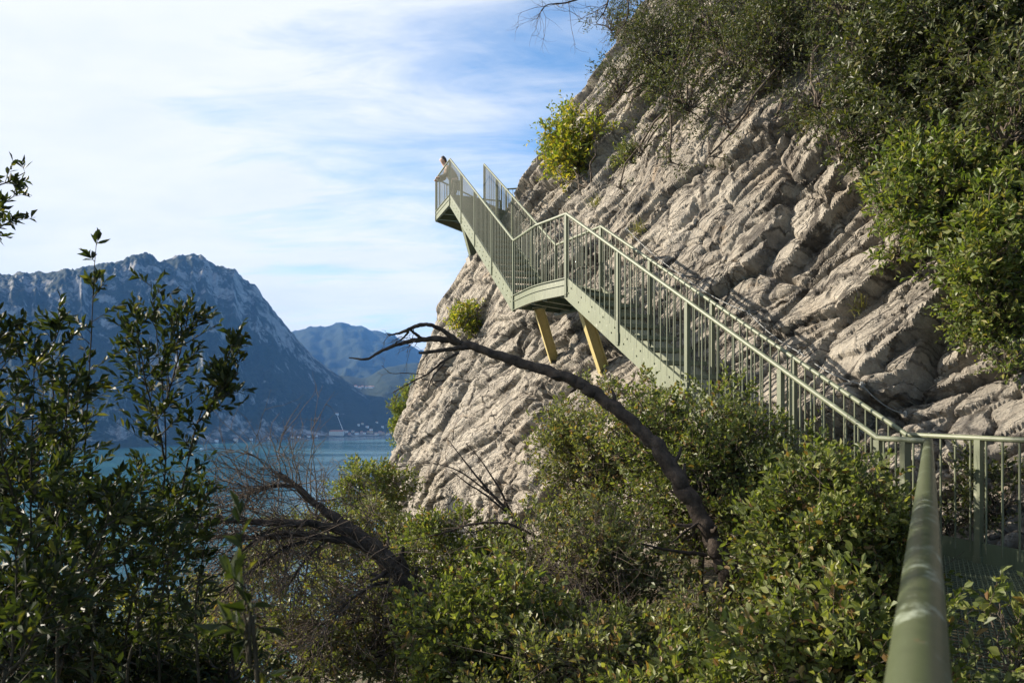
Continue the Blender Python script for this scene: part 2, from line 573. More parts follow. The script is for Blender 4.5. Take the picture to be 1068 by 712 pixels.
def hill_sheet(name, ridge, ys0, yr, yback, nx, ny, amp, cl_shift, label, wave):
    """Terrain on a fan of lines of sight: depth runs from the shore ys0 up to the ridge yr and down behind it."""
    px = np.linspace(-420, 640, nx)
    t = np.concatenate([np.linspace(0, 1, ny), np.linspace(1, 1.35, 12)[1:]])
    PX, T = np.meshgrid(px, t)
    sh = ys0(PX)
    Yd = sh + (yr(PX) - sh) * T
    Xd = (PX - CX) / F0 * Yd
    H = (HY - itp(ridge, PX)) / F0 * yr(PX) - WATER
    n1 = fbm(Xd / wave, Yd / wave, 2.1, 7, .52, True)
    n2 = fbm(Xd / 480., Yd / 480., 8.2, 6, .55)
    prof = .50 * T + .22 * sstep(T * 1.5) + .28 * sstep((T - .45) / .5)
    up = np.where(T <= 1, prof, 1 - (T - 1) * 1.6)
    fade = sstep(np.clip(T, 0, 1) * 5) * (1 - .62 * sstep((T - .7) / .3))
    Hh = np.clip(H, 30, None)
    gl = fbm(PX / 34. + .35 * n2, T * 1.1, 5.5 + amp, 6, .55, True)
    z = H * up + Hh * amp * (n1 - .25) * fade + Hh * .11 * (gl - .35) * (fade * .9 + .16 * sstep((T - .6) / .3)) + .05 * Hh * n2 * (fade + .3)
    # cliff bands
    band = fbm(Xd / 900., z / 260., Yd / 900. + 3, 5)
    z = z + Hh * .045 * np.sign(band) * np.abs(band) ** .6 * fade
    z = z + Hh * .022 * fbm(PX / 7., T * 9, 3.1, 3, .6, True) * sstep((T - .4) / .5)
    z = np.where(T <= 0.001, -6, z)
    cliff = np.clip(sstep((T - .55) / .3) * (.62 if cl_shift > 0 else -.2) + sstep((.20 - T) / .14) * cl_shift + .9 * band + (0 if cl_shift > 0 else -.35), -.9, 1.1)
    o = grid_mesh(Xd, Yd, z + WATER, name, M['mountain'], {'cliff': cliff})
    tag(o, label, 'mountain', kind='structure')
    return o


def shore_y(px):
    return -WATER * F0 / (itp(SHORE, px) - HY)


m1 = hill_sheet('mountain', RID1, lambda p: shore_y(p), lambda p: shore_y(p) * 1.25 + 700, None, 720, 260, .16, .85,
                'huge grey and green mountain rising straight out of the lake', 900.)
m3 = hill_sheet('foothill', RID3, lambda p: shore_y(p) * 1.08 + 80, lambda p: 5600 + 0 * p, None, 300, 90, .10, -.4,
                'dark wooded foothill behind the lakeside village', 700.)
m2 = hill_sheet('mountain', RID2, lambda p: 5700 + 0 * p, lambda p: 9300 + 0 * p, None, 400, 120, .13, -.2,
                'far blue jagged ridge at the head of the valley', 1300.)
bpy.context.view_layer.update()


def cast(o, px, py):
    d = Vector(P(px, py, 1.0)).normalized()
    ok, loc, nor, _ = o.ray_cast(Vector((0, 0, 0)), d)
    return (np.array(loc), np.array(nor)) if ok else (None, None)


# ------------------------------------------------------------------ haze
hz = MB()
hz.box(((XW + XE) / 2, (YS + YN) / 2, (WATER - 8 + 1150) / 2), ((XE - XW) / 2 + 300, 0, 0), (0, (YN - YS) / 2 + 300, 0), (0, 0, (1150 - WATER + 8) / 2))
t = NT('valley_haze')
pv = t.n('VolumePrincipled')
pv.inputs['Color'].default_value = (.16, .43, 1.0, 1)
pv.inputs['Density'].default_value = .000042
t.finish(None, pv.outputs[0])
tag(hz.build('haze', t.m), 'thin blue valley haze', 'haze', kind='stuff')

# ------------------------------------------------------------------ cliff
ZREF = 2.63
PLAN = [(9.9, -1.5), (8.6, 1.2), (7.1, 3.5), (5.45, 6), (3.75, 8.6), (2.15, 11), (1.25, 12.7), (-.25, 15.5), (-1.55, 18.2), (-2.05, 20.2), (-1.7, 22.2), (.2, 24.6),
        (3.5, 27.5), (8.5, 31), (15, 33)]


def build_cliff():
    c = spline(PLAN, 4000)
    seg = np.linalg.norm(np.diff(c, axis=0), axis=1)
    s = np.concatenate([[0], np.cumsum(seg)])
    step = .0024 * np.clip(c[:, 1], 3.6, 16)                    # finer near the camera
    cnt = np.concatenate([[0], np.cumsum(seg / step[:-1])])
    nu = int(cnt[-1])
    ss = np.interp(np.linspace(0, cnt[-1], nu), cnt, s)
    bx, by = np.interp(ss, s, c[:, 0]), np.interp(ss, s, c[:, 1])
    k = sstep((by - 10) / 10.5)
    dx, dy = .857 * (1 - k) + 1.0 * k, .515 * (1 - k) + .05 * k
    lean = .50 * (1 - k) + .70 * k
    zs = np.concatenate([np.linspace(-7, -3, 40)[:-1], np.linspace(-3, 13.2, 720), np.linspace(13.3, 19, 60)])
    U, Z = np.meshgrid(ss, zs)
    BX, BY = np.broadcast_to(bx, U.shape), np.broadcast_to(by, U.shape)
    K = np.broadcast_to(k, U.shape)
    dz = Z - ZREF
    L = np.broadcast_to(lean, U.shape)
    g = np.where(dz > 0, L * dz, (.40 - .06 * K) * np.maximum(dz, -4.0))
    g = g + np.clip(dz - 8.5, 0, None) ** 2 * .05
    g = g + .16 * fbm(U * .22, Z * .22, 4.4, 3)                  # gentle bulges
    X, Y = BX + g * dx, BY + g * dy
    # bedding frame: t runs along the beds (rising towards the camera side), q across them
    w = Z * 1.12
    th = R(38) + .10 * perlin(U * .12, Z * .12, 1.0)
    wu, wz = U + .40 * fbm(U * .5, w * .5, 1.7, 3) + 1.1 * perlin(U * .13, w * .13, 3.3), w + .40 * fbm(U * .5, w * .5, 7.7, 3) + 1.1 * perlin(U * .13, w * .13, 9.3)
    q = wz * np.cos(R(38)) + wu * np.sin(R(38)) + .25 * perlin(U * .16, Z * .16, 2.0)
    tt = -wu * np.cos(R(38)) + wz * np.sin(R(38))

    def beds(h, bl, seed, ragged, soft):
        qq = q / h + ragged * fbm(tt / bl * 1.1, q / h * .35, seed * 3.1, 3) + seed * 13.7
        li = np.floor(qq)
        fr = qq - li
        tb = tt / bl * (.7 + .6 * hash01(li, seed)) + hash01(li, seed + 5) * 9 + .18 * ragged * perlin(tt / bl * 3, q / h * 1.4, seed + .5)
        bi = np.floor(tb)
        fb = tb - bi
        base = hash01(li, bi, seed + 1)
        tilt = (hash01(li, bi, seed + 2) - .35)
        tiltb = (hash01(li, bi, seed + 3) - .5) * .8
        prof = (1 - fr) ** 1.6 * (.25 + .75 * tilt) + (fb - .5) * tiltb + base * .9
        edge = np.minimum(fr, 1 - fr) * h
        edb = np.minimum(fb, 1 - fb) * bl
        gate = sstep(.5 + 1.6 * perlin(tt / bl * .6, q / h * .5, seed + 20.5))
        groove = np.exp(-(edge / soft) ** 2) * gate + .8 * np.exp(-(edb / soft) ** 2) * (hash01(li, bi, seed + 8) > .55)
        return prof, groove, base

    def facets(sx, sy, seed, jit=.85):
        """Voronoi blocks in the bedding frame: each block is a tilted plane; returns height and distance to the block edge."""
        a, b = tt / sx, q / sy
        ia, ib = np.floor(a), np.floor(b)
        d1 = np.full(a.shape, 9.0)
        d2 = np.full(a.shape, 9.0)
        hh = np.zeros(a.shape)
        for i in (-1, 0, 1):
            for j in (-1, 0, 1):
                ca, cb = ia + i, ib + j
                px_ = ca + .5 + jit * (hash01(ca, cb, seed) - .5) + .5 * (np.mod(cb, 2))
                py_ = cb + .5 + jit * (hash01(ca, cb, seed + 1) - .5)
                u_, v_ = a - px_, b - py_
                dd_ = np.maximum(np.abs(u_ + .25 * v_), np.abs(v_)) * .6 + .4 * np.sqrt(u_ * u_ + v_ * v_)
                h_ = hash01(ca, cb, seed + 2) - .5 + u_ * (hash01(ca, cb, seed + 3) - .5) * 1.1 - v_ * (.35 + .9 * hash01(ca, cb, seed + 4))
                m_ = dd_ < d1
                d2 = np.where(m_, d1, np.minimum(d2, dd_))
                hh = np.where(m_, h_, hh)
                d1 = np.where(m_, dd_, d1)
        return hh, (d2 - d1) * sy

    amp = .45 + .75 * sstep(.5 + 1.1 * fbm(U * .16, Z * .16, 31.0, 3)) * (1 - .55 * K)
    amp = amp * (.62 + .75 * sstep((9.5 - BY) / 4) + .25 * sstep((Z - 3) / 3))
    p1, g1, b1 = beds(1.15, 2.9, 3, .30, .045)
    near_k = 1 - K
    f0, e0 = facets(3.3, 1.7, 71)
    f1, e1 = facets(1.5, .80, 101)
    f2, e2 = facets(.66, .36, 131)
    f3, e3 = facets(.24, .13, 161)
    f4, e4 = facets(.085, .055, 191)
    zone = sstep(.5 + 1.5 * fbm(U * .28, Z * .28, 41.0, 3))
    zon2 = sstep(.5 + 1.5 * fbm(U * .5, Z * .5, 61.0, 3))
    crk = lambda e, w: np.exp(-(e / w) ** 2)
    D = amp * (.17 * (p1 - .6) - .20 * g1 + .36 * f0 - .30 * crk(e0, .03) + .30 * (.35 + .65 * zone) * f1 - .28 * crk(e1, .022) * (.2 + .8 * zon2))
    D = D + (.095 * (.12 + .88 * zon2 ** 2) * f2 - .14 * crk(e2, .014) * (.1 + .9 * zone)) * (.6 + .4 * near_k)
    D = D + (.026 * (.15 + .85 * zone ** 2) * f3 - .035 * crk(e3, .010) * zon2 ** 2) + .009 * f4 * (.2 + .8 * zon2)
    D = D + .13 * fbm(U * .7, Z * .7, 12.0, 3) + .022 * fbm(tt * 3, q * 5, 22.0, 4, .6, True)
    b2, b3 = f2 + .5, f1 + .5
    D[1:-1] = .17 * D[:-2] + .66 * D[1:-1] + .17 * D[2:]
    D[:, 1:-1] = .17 * D[:, :-2] + .66 * D[:, 1:-1] + .17 * D[:, 2:]
    D = D + .008 * fbm(U * 14, Z * 14, 72.0, 2, .6, True)
    # outward normal of the base sheet
    Pm = np.stack([X, Y, Z], -1)
    du, dv = np.gradient(Pm, axis=1), np.gradient(Pm, axis=0)
    N = np.cross(dv, du)
    N /= np.linalg.norm(N, axis=-1)[..., None] + 1e-9
    N = np.where((N[..., 0] * dx + N[..., 1] * dy)[..., None] > 0, -N, N)
    Q = Pm + N * D[..., None]
    bed = np.stack([tt, q, 0 * q], -1)
    tint = np.clip(.45 * b2 + .25 * b1 + .3 * b3, 0, 1)
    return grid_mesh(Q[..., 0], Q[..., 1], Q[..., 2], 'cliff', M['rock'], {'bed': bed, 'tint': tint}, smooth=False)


cliff = build_cliff()
tag(cliff, 'slanting pale limestone cliff in tilted beds', 'cliff', kind='structure')
bpy.context.view_layer.update()


def on_cliff(px, py, off=0.0):
    loc, nor = cast(cliff, px, py)
    if loc is None:
        return None
    if np.dot(nor, loc) > 0: nor = -nor
    return loc + nor * off

# ------------------------------------------------------------------ steel staircase
HR = .95                                       # handrail above the nosing line
V = lambda *a: np.array(a, float)
# handrail corner points
O1b, O1t = V(2.80, 5.5, -.27), V(.76, 10, 2.627)         # lower flight, outer and rock-side rails
I1b, I1t = V(3.35, 6.1, -.27), V(1.33, 10.72, 2.627)
LB, O2b, I2b = V(.355, 10.66, 2.627), V(.031, 11.65, 2.627), V(.736, 12.0, 2.627)   # middle landing
O2t, I2t = V(-1.55, 18, 6.1), V(-.71, 18.4, 6.1)         # upper flight
PH, PK, PL = V(-2.07, 19.6, 6.1), V(-1.06, 21.5, 6.1), V(-.35, 21.75, 6.1)         # top platform
RA, RB, RC = V(-.157, 19.6, 5.82), V(.20, 19.6, 5.84), V(.80, 19.55, 6.42)
CJ, NR = V(2.93, 5.06, -.27), V(-.75, -1.27, -.27)       # walkway corner and the near rail under the camera
RR = V(3.90, 4.71, -.27)

stair = tag(empty('cliff_staircase', (1.0, 10.5, 1.6)), 'green steel staircase zigzagging up the cliff to a lookout platform', 'staircase')
stair_o = np.array(stair.location)
walk = tag(empty('steel_walkway', (3.0, 5.0, -1.22)), 'dark green steel walkway with a thick worn handrail running up to the lens', 'walkway')
walk_o = np.array(walk.location)
bpy.context.view_layer.update()


def part(mb, name, mat, parent, smooth=False, root=None):
    o = mb.build(name, mat, None, smooth)
    o.parent = parent
    o.location = -np.array(root if root is not None else parent.location)
    return o


_bal = {}


def railing(thing, origin, runs, mat=None, rail_r=.022, rail_mat=None, sides=10, name='railing'):
    """runs: list of (a, b, post fractions, drop a, drop b, spacing). Sub-parts: handrail, post, baluster."""
    mat = mat or M['green']
    rl = empty(name, (0, 0, 0), thing)
    pts = [runs[0][0]] + [r[1] for r in runs]
    mb = MB()
    fine = [pts[0]]
    for a, b in zip(pts[:-1], pts[1:]):
        n = max(2, int(np.linalg.norm(b - a) / .5))
        for k in range(1, n + 1): fine.append(a + (b - a) * k / n)
    # round the rail corners a little by keeping straight pipes with ball joints
    for a, b in zip(pts[:-1], pts[1:]):
        mb.tube([a, (a + b) / 2, b], rail_r, sides)
    for p in pts:
        mb.tube([p - V(0, 0, rail_r * .9), p - V(0, 0, rail_r * .5), p, p + V(0, 0, rail_r * .5), p + V(0, 0, rail_r * .9)],
                [rail_r * .45, rail_r * .88, rail_r * 1.02, rail_r * .88, rail_r * .45], sides)
    h = part(mb, 'handrail', rail_mat or mat, rl, True, origin)
    for a, b, posts, da, db, sp in runs:
        d = b - a
        L = np.linalg.norm(d[:2])
        dh = V(d[0], d[1], 0) / L
        sd_ = V(-dh[1], dh[0], 0)
        for f in posts:
            p = a + d * f
            drop = da + (db - da) * f
            z1, z0 = p[2] - rail_r * .6, p[2] - drop
            mb = MB()
            c = V(p[0], p[1], (z0 + z1) / 2)
            mb.box(c, dh * .024, sd_ * .024, V(0, 0, (z1 - z0) / 2))
            mb.box(V(p[0], p[1], z0 + .09), dh * .032, sd_ * .0265, V(0, 0, .055))
            part(mb, 'post', M['bar'], rl, False, origin)
        n = int(round(L / sp))
        for k in range(n):
            f = (k + .5) / n
            p = a + d * f
            if any(abs(f - q) * L < .035 for q in posts): continue
            drop = (da + (db - da) * f) - .17
            z1, z0 = p[2] - rail_r * .5, p[2] - drop
            key = mat.name
            if key not in _bal:
                m0 = MB()
                m0.tube([(0, 0, 0), (0, 0, 1)], .0085, 6)
                o = m0.build('baluster', M['bar'], rl, True)
                _bal[key] = o.data
            else:
                o = bpy.data.objects.new('baluster', _bal[key])
                col.objects.link(o)
                o.parent = rl
            o.location = V(p[0], p[1], z0) - origin
            o.scale = (1, 1, z1 - z0)
    return rl


def stringer(a, b, side, depth=.27, parent=None, bolts=True):
    """C-shaped stringer along the nosing line a->b; side is the unit vector to the outside."""
    mb = MB()
    d = (b - a) / np.linalg.norm(b - a)
    up = V(0, 0, 1)
    n = np.cross(d, side)
    n = n if n[2] > 0 else -n
    c0, c1 = a + V(0, 0, .07), b + V(0, 0, .07)
    mid = lambda t: c0 + (c1 - c0) * t
    L = np.linalg.norm(c1 - c0)
    mb.box(mid(.5) - n * depth / 2, d * L / 2, n * depth / 2, side * .005)
    mb.box(mid(.5) - side * .022 - n * .004, d * L / 2, n * .004, side * .0165)
    mb.box(mid(.5) - side * .022 - n * (depth - .004), d * L / 2, n * .004, side * .0165)
    if bolts:
        k = int(L / .31)
        for i in range(k):
            for q in (.30, .62):
                p = mid((i + .35 + (.12 if q > .5 else 0)) / k) - n * depth * q
                mb.tube([p + side * .004, p + side * .016], .011, 6)
    return part(mb, 'stringer', M['green'], stair if parent is None else parent)


def treads(ob, ot, ib, itp_, n, name='tread'):
    """n level treads between an outer and a rock-side nosing line (both at nosing height)."""
    for i in range(1, n):
        t = i / n
        a, b = ob + (ot - ob) * t, ib + (itp_ - ib) * t
        z = (a[2] + b[2]) / 2
        dh = (ot - ob) / n
        dh = V(dh[0], dh[1], 0)
        w = V(b[0] - a[0], b[1] - a[1], 0)
        s = w - dh * np.dot(w, dh) / np.dot(dh, dh)
        Ld = np.linalg.norm(dh)
        u, sx = dh / Ld, s / np.linalg.norm(s)
        a0 = V(a[0], a[1], z) + sx * .02
        ln = np.linalg.norm(s) - .04
        mb = MB()
        dep = Ld * .98
        c = a0 + sx * ln / 2 + u * dep / 2
        # grating tread: nosing bar, back bar, bearing bars
        mb.box(c - u * (dep / 2 - .004) - V(0, 0, .02), u * .004, sx * ln / 2, V(0, 0, .022))
        mb.box(c + u * (dep / 2 - .004) - V(0, 0, .02), u * .004, sx * ln / 2, V(0, 0, .018))
        for k in range(int(dep / .03)):
            mb.box(c + u * (-dep / 2 + .024 + k * .03) - V(0, 0, .017), u * .0022, sx * (ln / 2 - .001), V(0, 0, .014))
        for k in range(int(ln / .08)):
            mb.box(c + sx * (-ln / 2 + .04 + k * .08) - V(0, 0, .0085), u * (dep / 2 - .009), sx * .0025, V(0, 0, .005))
        part(mb, name, M['green'], stair)


dn = V(0, 0, HR)
s1 = V(-.911, -.413, 0)
s2 = V(-.97, -.24, 0)
# lower flight
stringer(O1b - dn, O1t - dn, s1)
stringer(I1b - dn, I1t - dn, -s1, bolts=False)
treads(O1b - dn, O1t - dn, I1b - dn, I1t - dn, 17)
# upper flight
stringer(O2b - dn, O2t - dn, s2)
stringer(I2b - dn, I2t - dn, -s2, bolts=False)
treads(O2b - dn, O2t - dn, I2b - dn, I2t - dn, 20)


def grating(poly, z, name, parent, root, mat, pitch=.032, ang=0.0, cross=.10):
    """Steel grating cut to a plan polygon: bearing bars one way, cross bars the other."""
    mb = MB()
    P2 = np.array([[p[0], p[1]] for p in poly])

    def clip(o, d):
        hits = []
        for i in range(len(P2)):
            a, e = P2[i], P2[(i + 1) % len(P2)] - P2[i]
            den = d[0] * e[1] - d[1] * e[0]
            if abs(den) < 1e-9: continue
            r = a - o
            s_ = (r[0] * d[1] - r[1] * d[0]) / den
            if 0 <= s_ < 1: hits.append((r[0] * e[1] - r[1] * e[0]) / den)
        hits.sort()
        return zip(hits[::2], hits[1::2])
    for a_, pt, dz, hh, ww in ((ang, pitch, .016, .016, .0024), (ang + math.pi / 2, cross, .0055, .004, .003)):
        d = np.array([math.cos(a_), math.sin(a_)])
        n = np.array([-d[1], d[0]])
        pr = P2 @ n
        for k in np.arange(pr.min() + pt / 2, pr.max(), pt):
            for t0, t1 in clip(n * k, d):
                if t1 - t0 < .01: continue
                c = n * k + d * (t0 + t1) / 2
                mb.box((c[0], c[1], z - dz), (d[0] * (t1 - t0) / 2, d[1] * (t1 - t0) / 2, 0), (n[0] * ww, n[1] * ww, 0), (0, 0, hh))
    return part(mb, name, mat, parent, False, root)


def fascia(pts, z_top, depth, name, parent, root, mat, thick=.008):
    mb = MB()
    for a, b in zip(pts[:-1], pts[1:]):
        a, b = V(*a[:2], z_top - depth / 2), V(*b[:2], z_top - depth / 2)
        mb.beam(a, b, thick, depth)
        mb.beam(a + V(0, 0, depth / 2 - .001), b + V(0, 0, depth / 2 - .001), .05, .012)
        mb.beam(a - V(0, 0, depth / 2 - .004), b - V(0, 0, depth / 2 - .004), .06, .008)
        mb.beam(a + V(0, 0, depth * .12), b + V(0, 0, depth * .12), .034, .010)
    return part(mb, name, mat, parent, False, root)


# middle landing: curved front edge, grating deck, joists, two ochre struts
ZL = O1t[2] - HR
curve = spline([O1t, LB, O2b], 15)
grating(list(curve) + [I2b, I1t], ZL, 'landing_deck', stair, stair_o, M['green'], ang=1.9)
fascia(curve, ZL + .06, .24, 'edge_beam', stair, stair_o, M['green'])
mb = MB()
for f in (.12, .38, .64, .90):
    a, b = curve[int(f * 14)], I1t + (I2b - I1t) * f
    a, b = V(a[0], a[1], ZL - .13), V(b[0], b[1], ZL - .13)
    mb.beam(a + (b - a) * .02, b, .07, .14)
mb.beam(V(I1t[0], I1t[1], ZL - .13), V(I2b[0], I2b[1], ZL - .13), .06, .2)
part(mb, 'joist', M['deck'], stair)


def strut(a, b, w=.15, mat='ochre'):
    """H-section strut from the landing a down to its footing b on the rock."""
    mb = MB()
    d = (b - a) / np.linalg.norm(b - a)
    x = np.cross(d, V(.94, .33, 0))
    x /= np.linalg.norm(x)
    y = np.cross(d, x)
    c, L = (a + b) / 2, np.linalg.norm(b - a) / 2
    mb.box(c, d * L, x * .005, y * (w / 2 - .008))
    mb.box(c + y * (w / 2 - .004), d * L, x * w / 2, y * .005)
    mb.box(c - y * (w / 2 - .004), d * L, x * w / 2, y * .005)
    o = part(mb, 'strut', M[mat], stair)
    mb = MB()
    mb.box(a + V(0, 0, .005), V(.11, 0, 0), V(0, .11, 0), V(0, 0, .008))
    q = part(mb, 'head_plate', M['green'], o, False, (0, 0, 0))
    q.location = (0, 0, 0)
    mb = MB()
    mb.box(b + d * .02, d * .14, x * .17, y * .17)
    bolts = MB()
    bolts.box(b - d * .128, d * .008, x * .13, y * .13)
    for i in (-1, 1):
        for j in (-1, 1):
            q0 = b - d * .13 + x * .10 * i + y * .10 * j
            bolts.tube([q0, q0 - d * .045], .014, 6)
    q = part(bolts, 'base_plate', M['steel'], o, False, (0, 0, 0))
    q.location = (0, 0, 0)
    q = part(mb, 'footing', M['concrete'], o, False, (0, 0, 0))
    q.location = (0, 0, 0)


strut(V(.98, 10.30, 1.50), V(1.50, 11.05, .22))
strut(V(.43, 11.45, 1.50), V(.80, 12.45, .50))
# top platform
ZP = O2t[2] - HR
plat = [O2t, PH, PK, PL, V(.25, 21.0, 0), V(.2, 19.9, 0), I2t]
grating(plat, ZP, 'platform_deck', stair, stair_o, M['green'], ang=1.2)
fascia([I2t, O2t, PH, PK, PL], ZP + .06, .27, 'platform_beam', stair, stair_o, M['green'])
mb = MB()
for f in (.15, .5, .85):
    a, b = O2t + (PH - O2t) * f, I2t + (V(.2, 20.4, 0) - I2t) * f
    mb.beam(V(a[0], a[1], ZP - .14), V(b[0], b[1], ZP - .14), .08, .16)
part(mb, 'joist', M['deck'], stair)
strut(V(-1.32, 18.6, 4.98), V(-.98, 18.75, 3.70), .17, 'green')
# railings
q4 = [0, .25, .5, .75, 1]
railing(stair, stair_o, [(O1b, O1t, [.0, .2, .465, .734, 1], HR + .2, HR + .2, .118), (O1t, LB, [], HR + .1, HR + .1, .118), (LB, O2b, [], HR + .1, HR + .1, .118),
                         (O2b, O2t, q4, HR + .2, HR + .2, .125), (O2t, PH, [1], HR + .2, HR + .2, .12), (PH, PK, [1], HR + .2, HR + .2, .12), (PK, PL, [1], HR + .2, HR + .2, .12)])
railing(stair, stair_o, [(I1b, I1t, [.0, .25, .5, .75, 1], HR + .2, HR + .2, .118), (I1t, I2b, [1], HR + .1, HR + .1, .118),
                         (I2b, I2t, q4, HR + .2, HR + .2, .125)])
railing(stair, stair_o, [(V(-.71, 18.46, 6.1), RA, [1], HR + .15, HR - .12, .12), (RA, RB, [1], HR - .12, HR - .12, .12), (RB, RC, [1], HR - .12, HR - .12, .12)])

# foreground walkway
ZW = -.27 - HR
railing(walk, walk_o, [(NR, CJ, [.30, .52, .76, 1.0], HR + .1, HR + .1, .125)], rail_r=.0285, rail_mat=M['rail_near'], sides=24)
railing(walk, walk_o, [(CJ, O1b, [.45], HR + .1, HR + .1, .11)], rail_r=.022)
railing(walk, walk_o, [(I1b, RR, [.42, 1], HR + .1, HR + .1, .125)], rail_r=.022)
wl = [NR, CJ, O1b, I1b, RR, NR + V(.864, -.503, 0) * 1.05]
grating(wl, ZW, 'floor_grating', walk, walk_o, M['deck'], pitch=.030, ang=math.atan2(.864, .503), cross=.06)
mb = MB()
for a, b in ((I1b, RR), (NR, CJ), (CJ, O1b)):
    a, b = V(a[0], a[1], ZW + .07), V(b[0], b[1], ZW + .07)
    mb.beam(a, b, .008, .17)
part(mb, 'kick_plate', M['deck'], walk)
mb = MB()
for f in (.55, .75, .97):
    a = NR + (CJ - NR) * f
    b = a + V(.864, -.503, 0) * 1.05
    mb.beam(V(a[0], a[1], ZW - .09), V(b[0], b[1], ZW - .09), .06, .11)
part(mb, 'joist', M['deck'], walk)

# safety cable pinned to the rock behind the rock-side rail
mb = MB()
cp = [on_cliff(px, py, .13) for px, py in ((660, 246), (722, 286), (785, 322), (838, 362), (893, 404), (938, 440))]
pts = []
for a, b in zip(cp[:-1], cp[1:]):
    for k in range(8):
        f = k / 8
        pts.append(a + (b - a) * f + V(0, 0, -.05 * 4 * f * (1 - f)) + V(-.06, -.03, 0))
pts.append(cp[-1])
mb.tube(pts, .006, 6)
cab = mb.build('cable', M['steel'])
tag(cab, 'thin grey steel safety cable pinned along the rock beside the lower flight', 'cable')
for p in cp:
    mb = MB()
    mb.tube([p - V(-.22, -.11, 0), p + V(-.08, -.04, 0)], .012, 6)
    mb.tube([p + V(-.055, -.03, -.03), p + V(-.055, -.03, .03)], .016, 6)
    o = mb.build('anchor', M['steel'], cab)

# ------------------------------------------------------------------ person leaning on the platform rail


def skin_mesh(name, joints, edges, mat, parent, sub=2, root=0):
    me = bpy.data.meshes.new(name)
    me.from_pydata([j[:3] for j in joints], edges, [])
    o = bpy.data.objects.new(name, me)
    col.objects.link(o)
    md = o.modifiers.new('skin', 'SKIN')
    md.use_smooth_shade = True
    for v, j in zip(me.skin_vertices[0].data, joints):
        v.radius = (j[3], j[4] if len(j) > 4 else j[3])
    me.skin_vertices[0].data[root].use_root = True
    ss_ = o.modifiers.new('sub', 'SUBSURF')
    ss_.levels = ss_.render_levels = sub
    bpy.context.view_layer.update()
    dg = bpy.context.evaluated_depsgraph_get()
    m2 = bpy.data.meshes.new_from_object(o.evaluated_get(dg))
    o.modifiers.clear()
    o.data = m2
    m2.materials.clear()
    m2.materials.append(mat)
    o.parent = parent
    return o


M['skin'] = plain('skin', (.52, .33, .24), .5, 0, .08)
M['jacket'] = plain('olive_brown_jacket', (.13, .095, .06), .85, 0, .2)
M['trousers'] = plain('dark_grey_trousers', (.06, .055, .055), .9, 0, .2)
M['hair'] = plain('dark_hair', (.03, .02, .015), .6, 0, .2, 60)
M['shoe'] = plain('brown_shoe', (.07, .045, .03), .6)
# local frame: +x is where the person faces
pj = [(-.20, 0, .93, .12, .15),      # 0 pelvis
      (-.12, 0, 1.08, .10, .14), (-.02, 0, 1.25, .11, .17), (.07, 0, 1.38, .085, .12), (.13, 0, 1.455, .055), (.17, 0, 1.52, .065), (.195, 0, 1.60, .088, .078), (.20, 0, 1.67, .075, .07),
      (.05, .17, 1.35, .055), (.10, .22, 1.10, .042), (.34, .15, 1.00, .033), (.43, .12, 1.0, .03),
      (.05, -.17, 1.35, .055), (.10, -.22, 1.10, .042), (.34, -.15, 1.00, .033), (.43, -.12, 1.0, .03),
      (-.19, .10, .84, .085), (-.10, .11, .48, .056), (-.16, .11, .09, .042), (-.05, .12, .045, .035), (.04, .12, .035, .03),
      (-.19, -.10, .84, .085), (-.14, -.11, .48, .056), (-.24, -.11, .09, .042), (-.13, -.12, .045, .035), (-.04, -.12, .035, .03),
      (.285, 0, 1.60, .014), (.19, .088, 1.60, .014), (.19, -.088, 1.60, .014)]
pe = [(0, 1), (1, 2), (2, 3), (3, 4), (4, 5), (5, 6), (6, 7), (3, 8), (8, 9), (9, 10), (10, 11), (3, 12), (12, 13), (13, 14), (14, 15),
      (0, 16), (16, 17), (17, 18), (18, 19), (19, 20), (0, 21), (21, 22), (22, 23), (23, 24), (24, 25), (6, 26), (6, 27), (6, 28)]
person = skin_mesh('person', pj, pe, M['skin'], None)


def sub_skin(name, ids, grow, mat):
    js = [(*pj[i][:3], *(r + grow for r in pj[i][3:])) for i in ids]
    es = [(ids.index(a), ids.index(b)) for a, b in pe if a in ids and b in ids]
    return skin_mesh(name, js, es, mat, person, 1)


sub_skin('jacket', [0, 1, 2, 3, 8, 9, 10, 12, 13, 14], .022, M['jacket'])
sub_skin('trousers', [0, 16, 17, 18, 21, 22, 23], .018, M['trousers'])
mb = MB()
for sgn in (1, -1):
    a = pj[19] if sgn > 0 else pj[24]
    mb.tube([(a[0] - .15, a[1], .05), (a[0] - .05, a[1], .06), (a[0] + .08, a[1], .045), (a[0] + .13, a[1], .035)], [.04, .055, .045, .025], 8)
mb.build('shoes', M['shoe'], person, True)
mb = MB()
th_, ph_ = np.meshgrid(np.linspace(0, 2 * np.pi, 17), np.linspace(0, 1.75, 8))
rr = 1.0 + .03 * np.sin(th_ * 5)
hx = .165 + .098 * np.sin(ph_) * np.cos(th_) * rr
hy = .092 * np.sin(ph_) * np.sin(th_) * rr
hzv = 1.625 + .125 * np.cos(ph_) - .05 * np.sin(ph_) * (np.cos(th_) < -.2)
i_ = np.arange(8 * 17).reshape(8, 17)
mb.add(np.stack([hx, hy, hzv], -1).reshape(-1, 3), np.stack([i_[:-1, :-1], i_[:-1, 1:], i_[1:, 1:], i_[1:, :-1]], -1).reshape(-1, 4))
mb.build('hair', M['hair'], person, True)
person.location = (-1.70, 19.45, ZP + .005)
person.rotation_euler = (0, 0, R(196))
person.scale = (.92, .92, .86)
tag(person, 'person in a brown jacket leaning on the rail of the lookout platform', 'person')

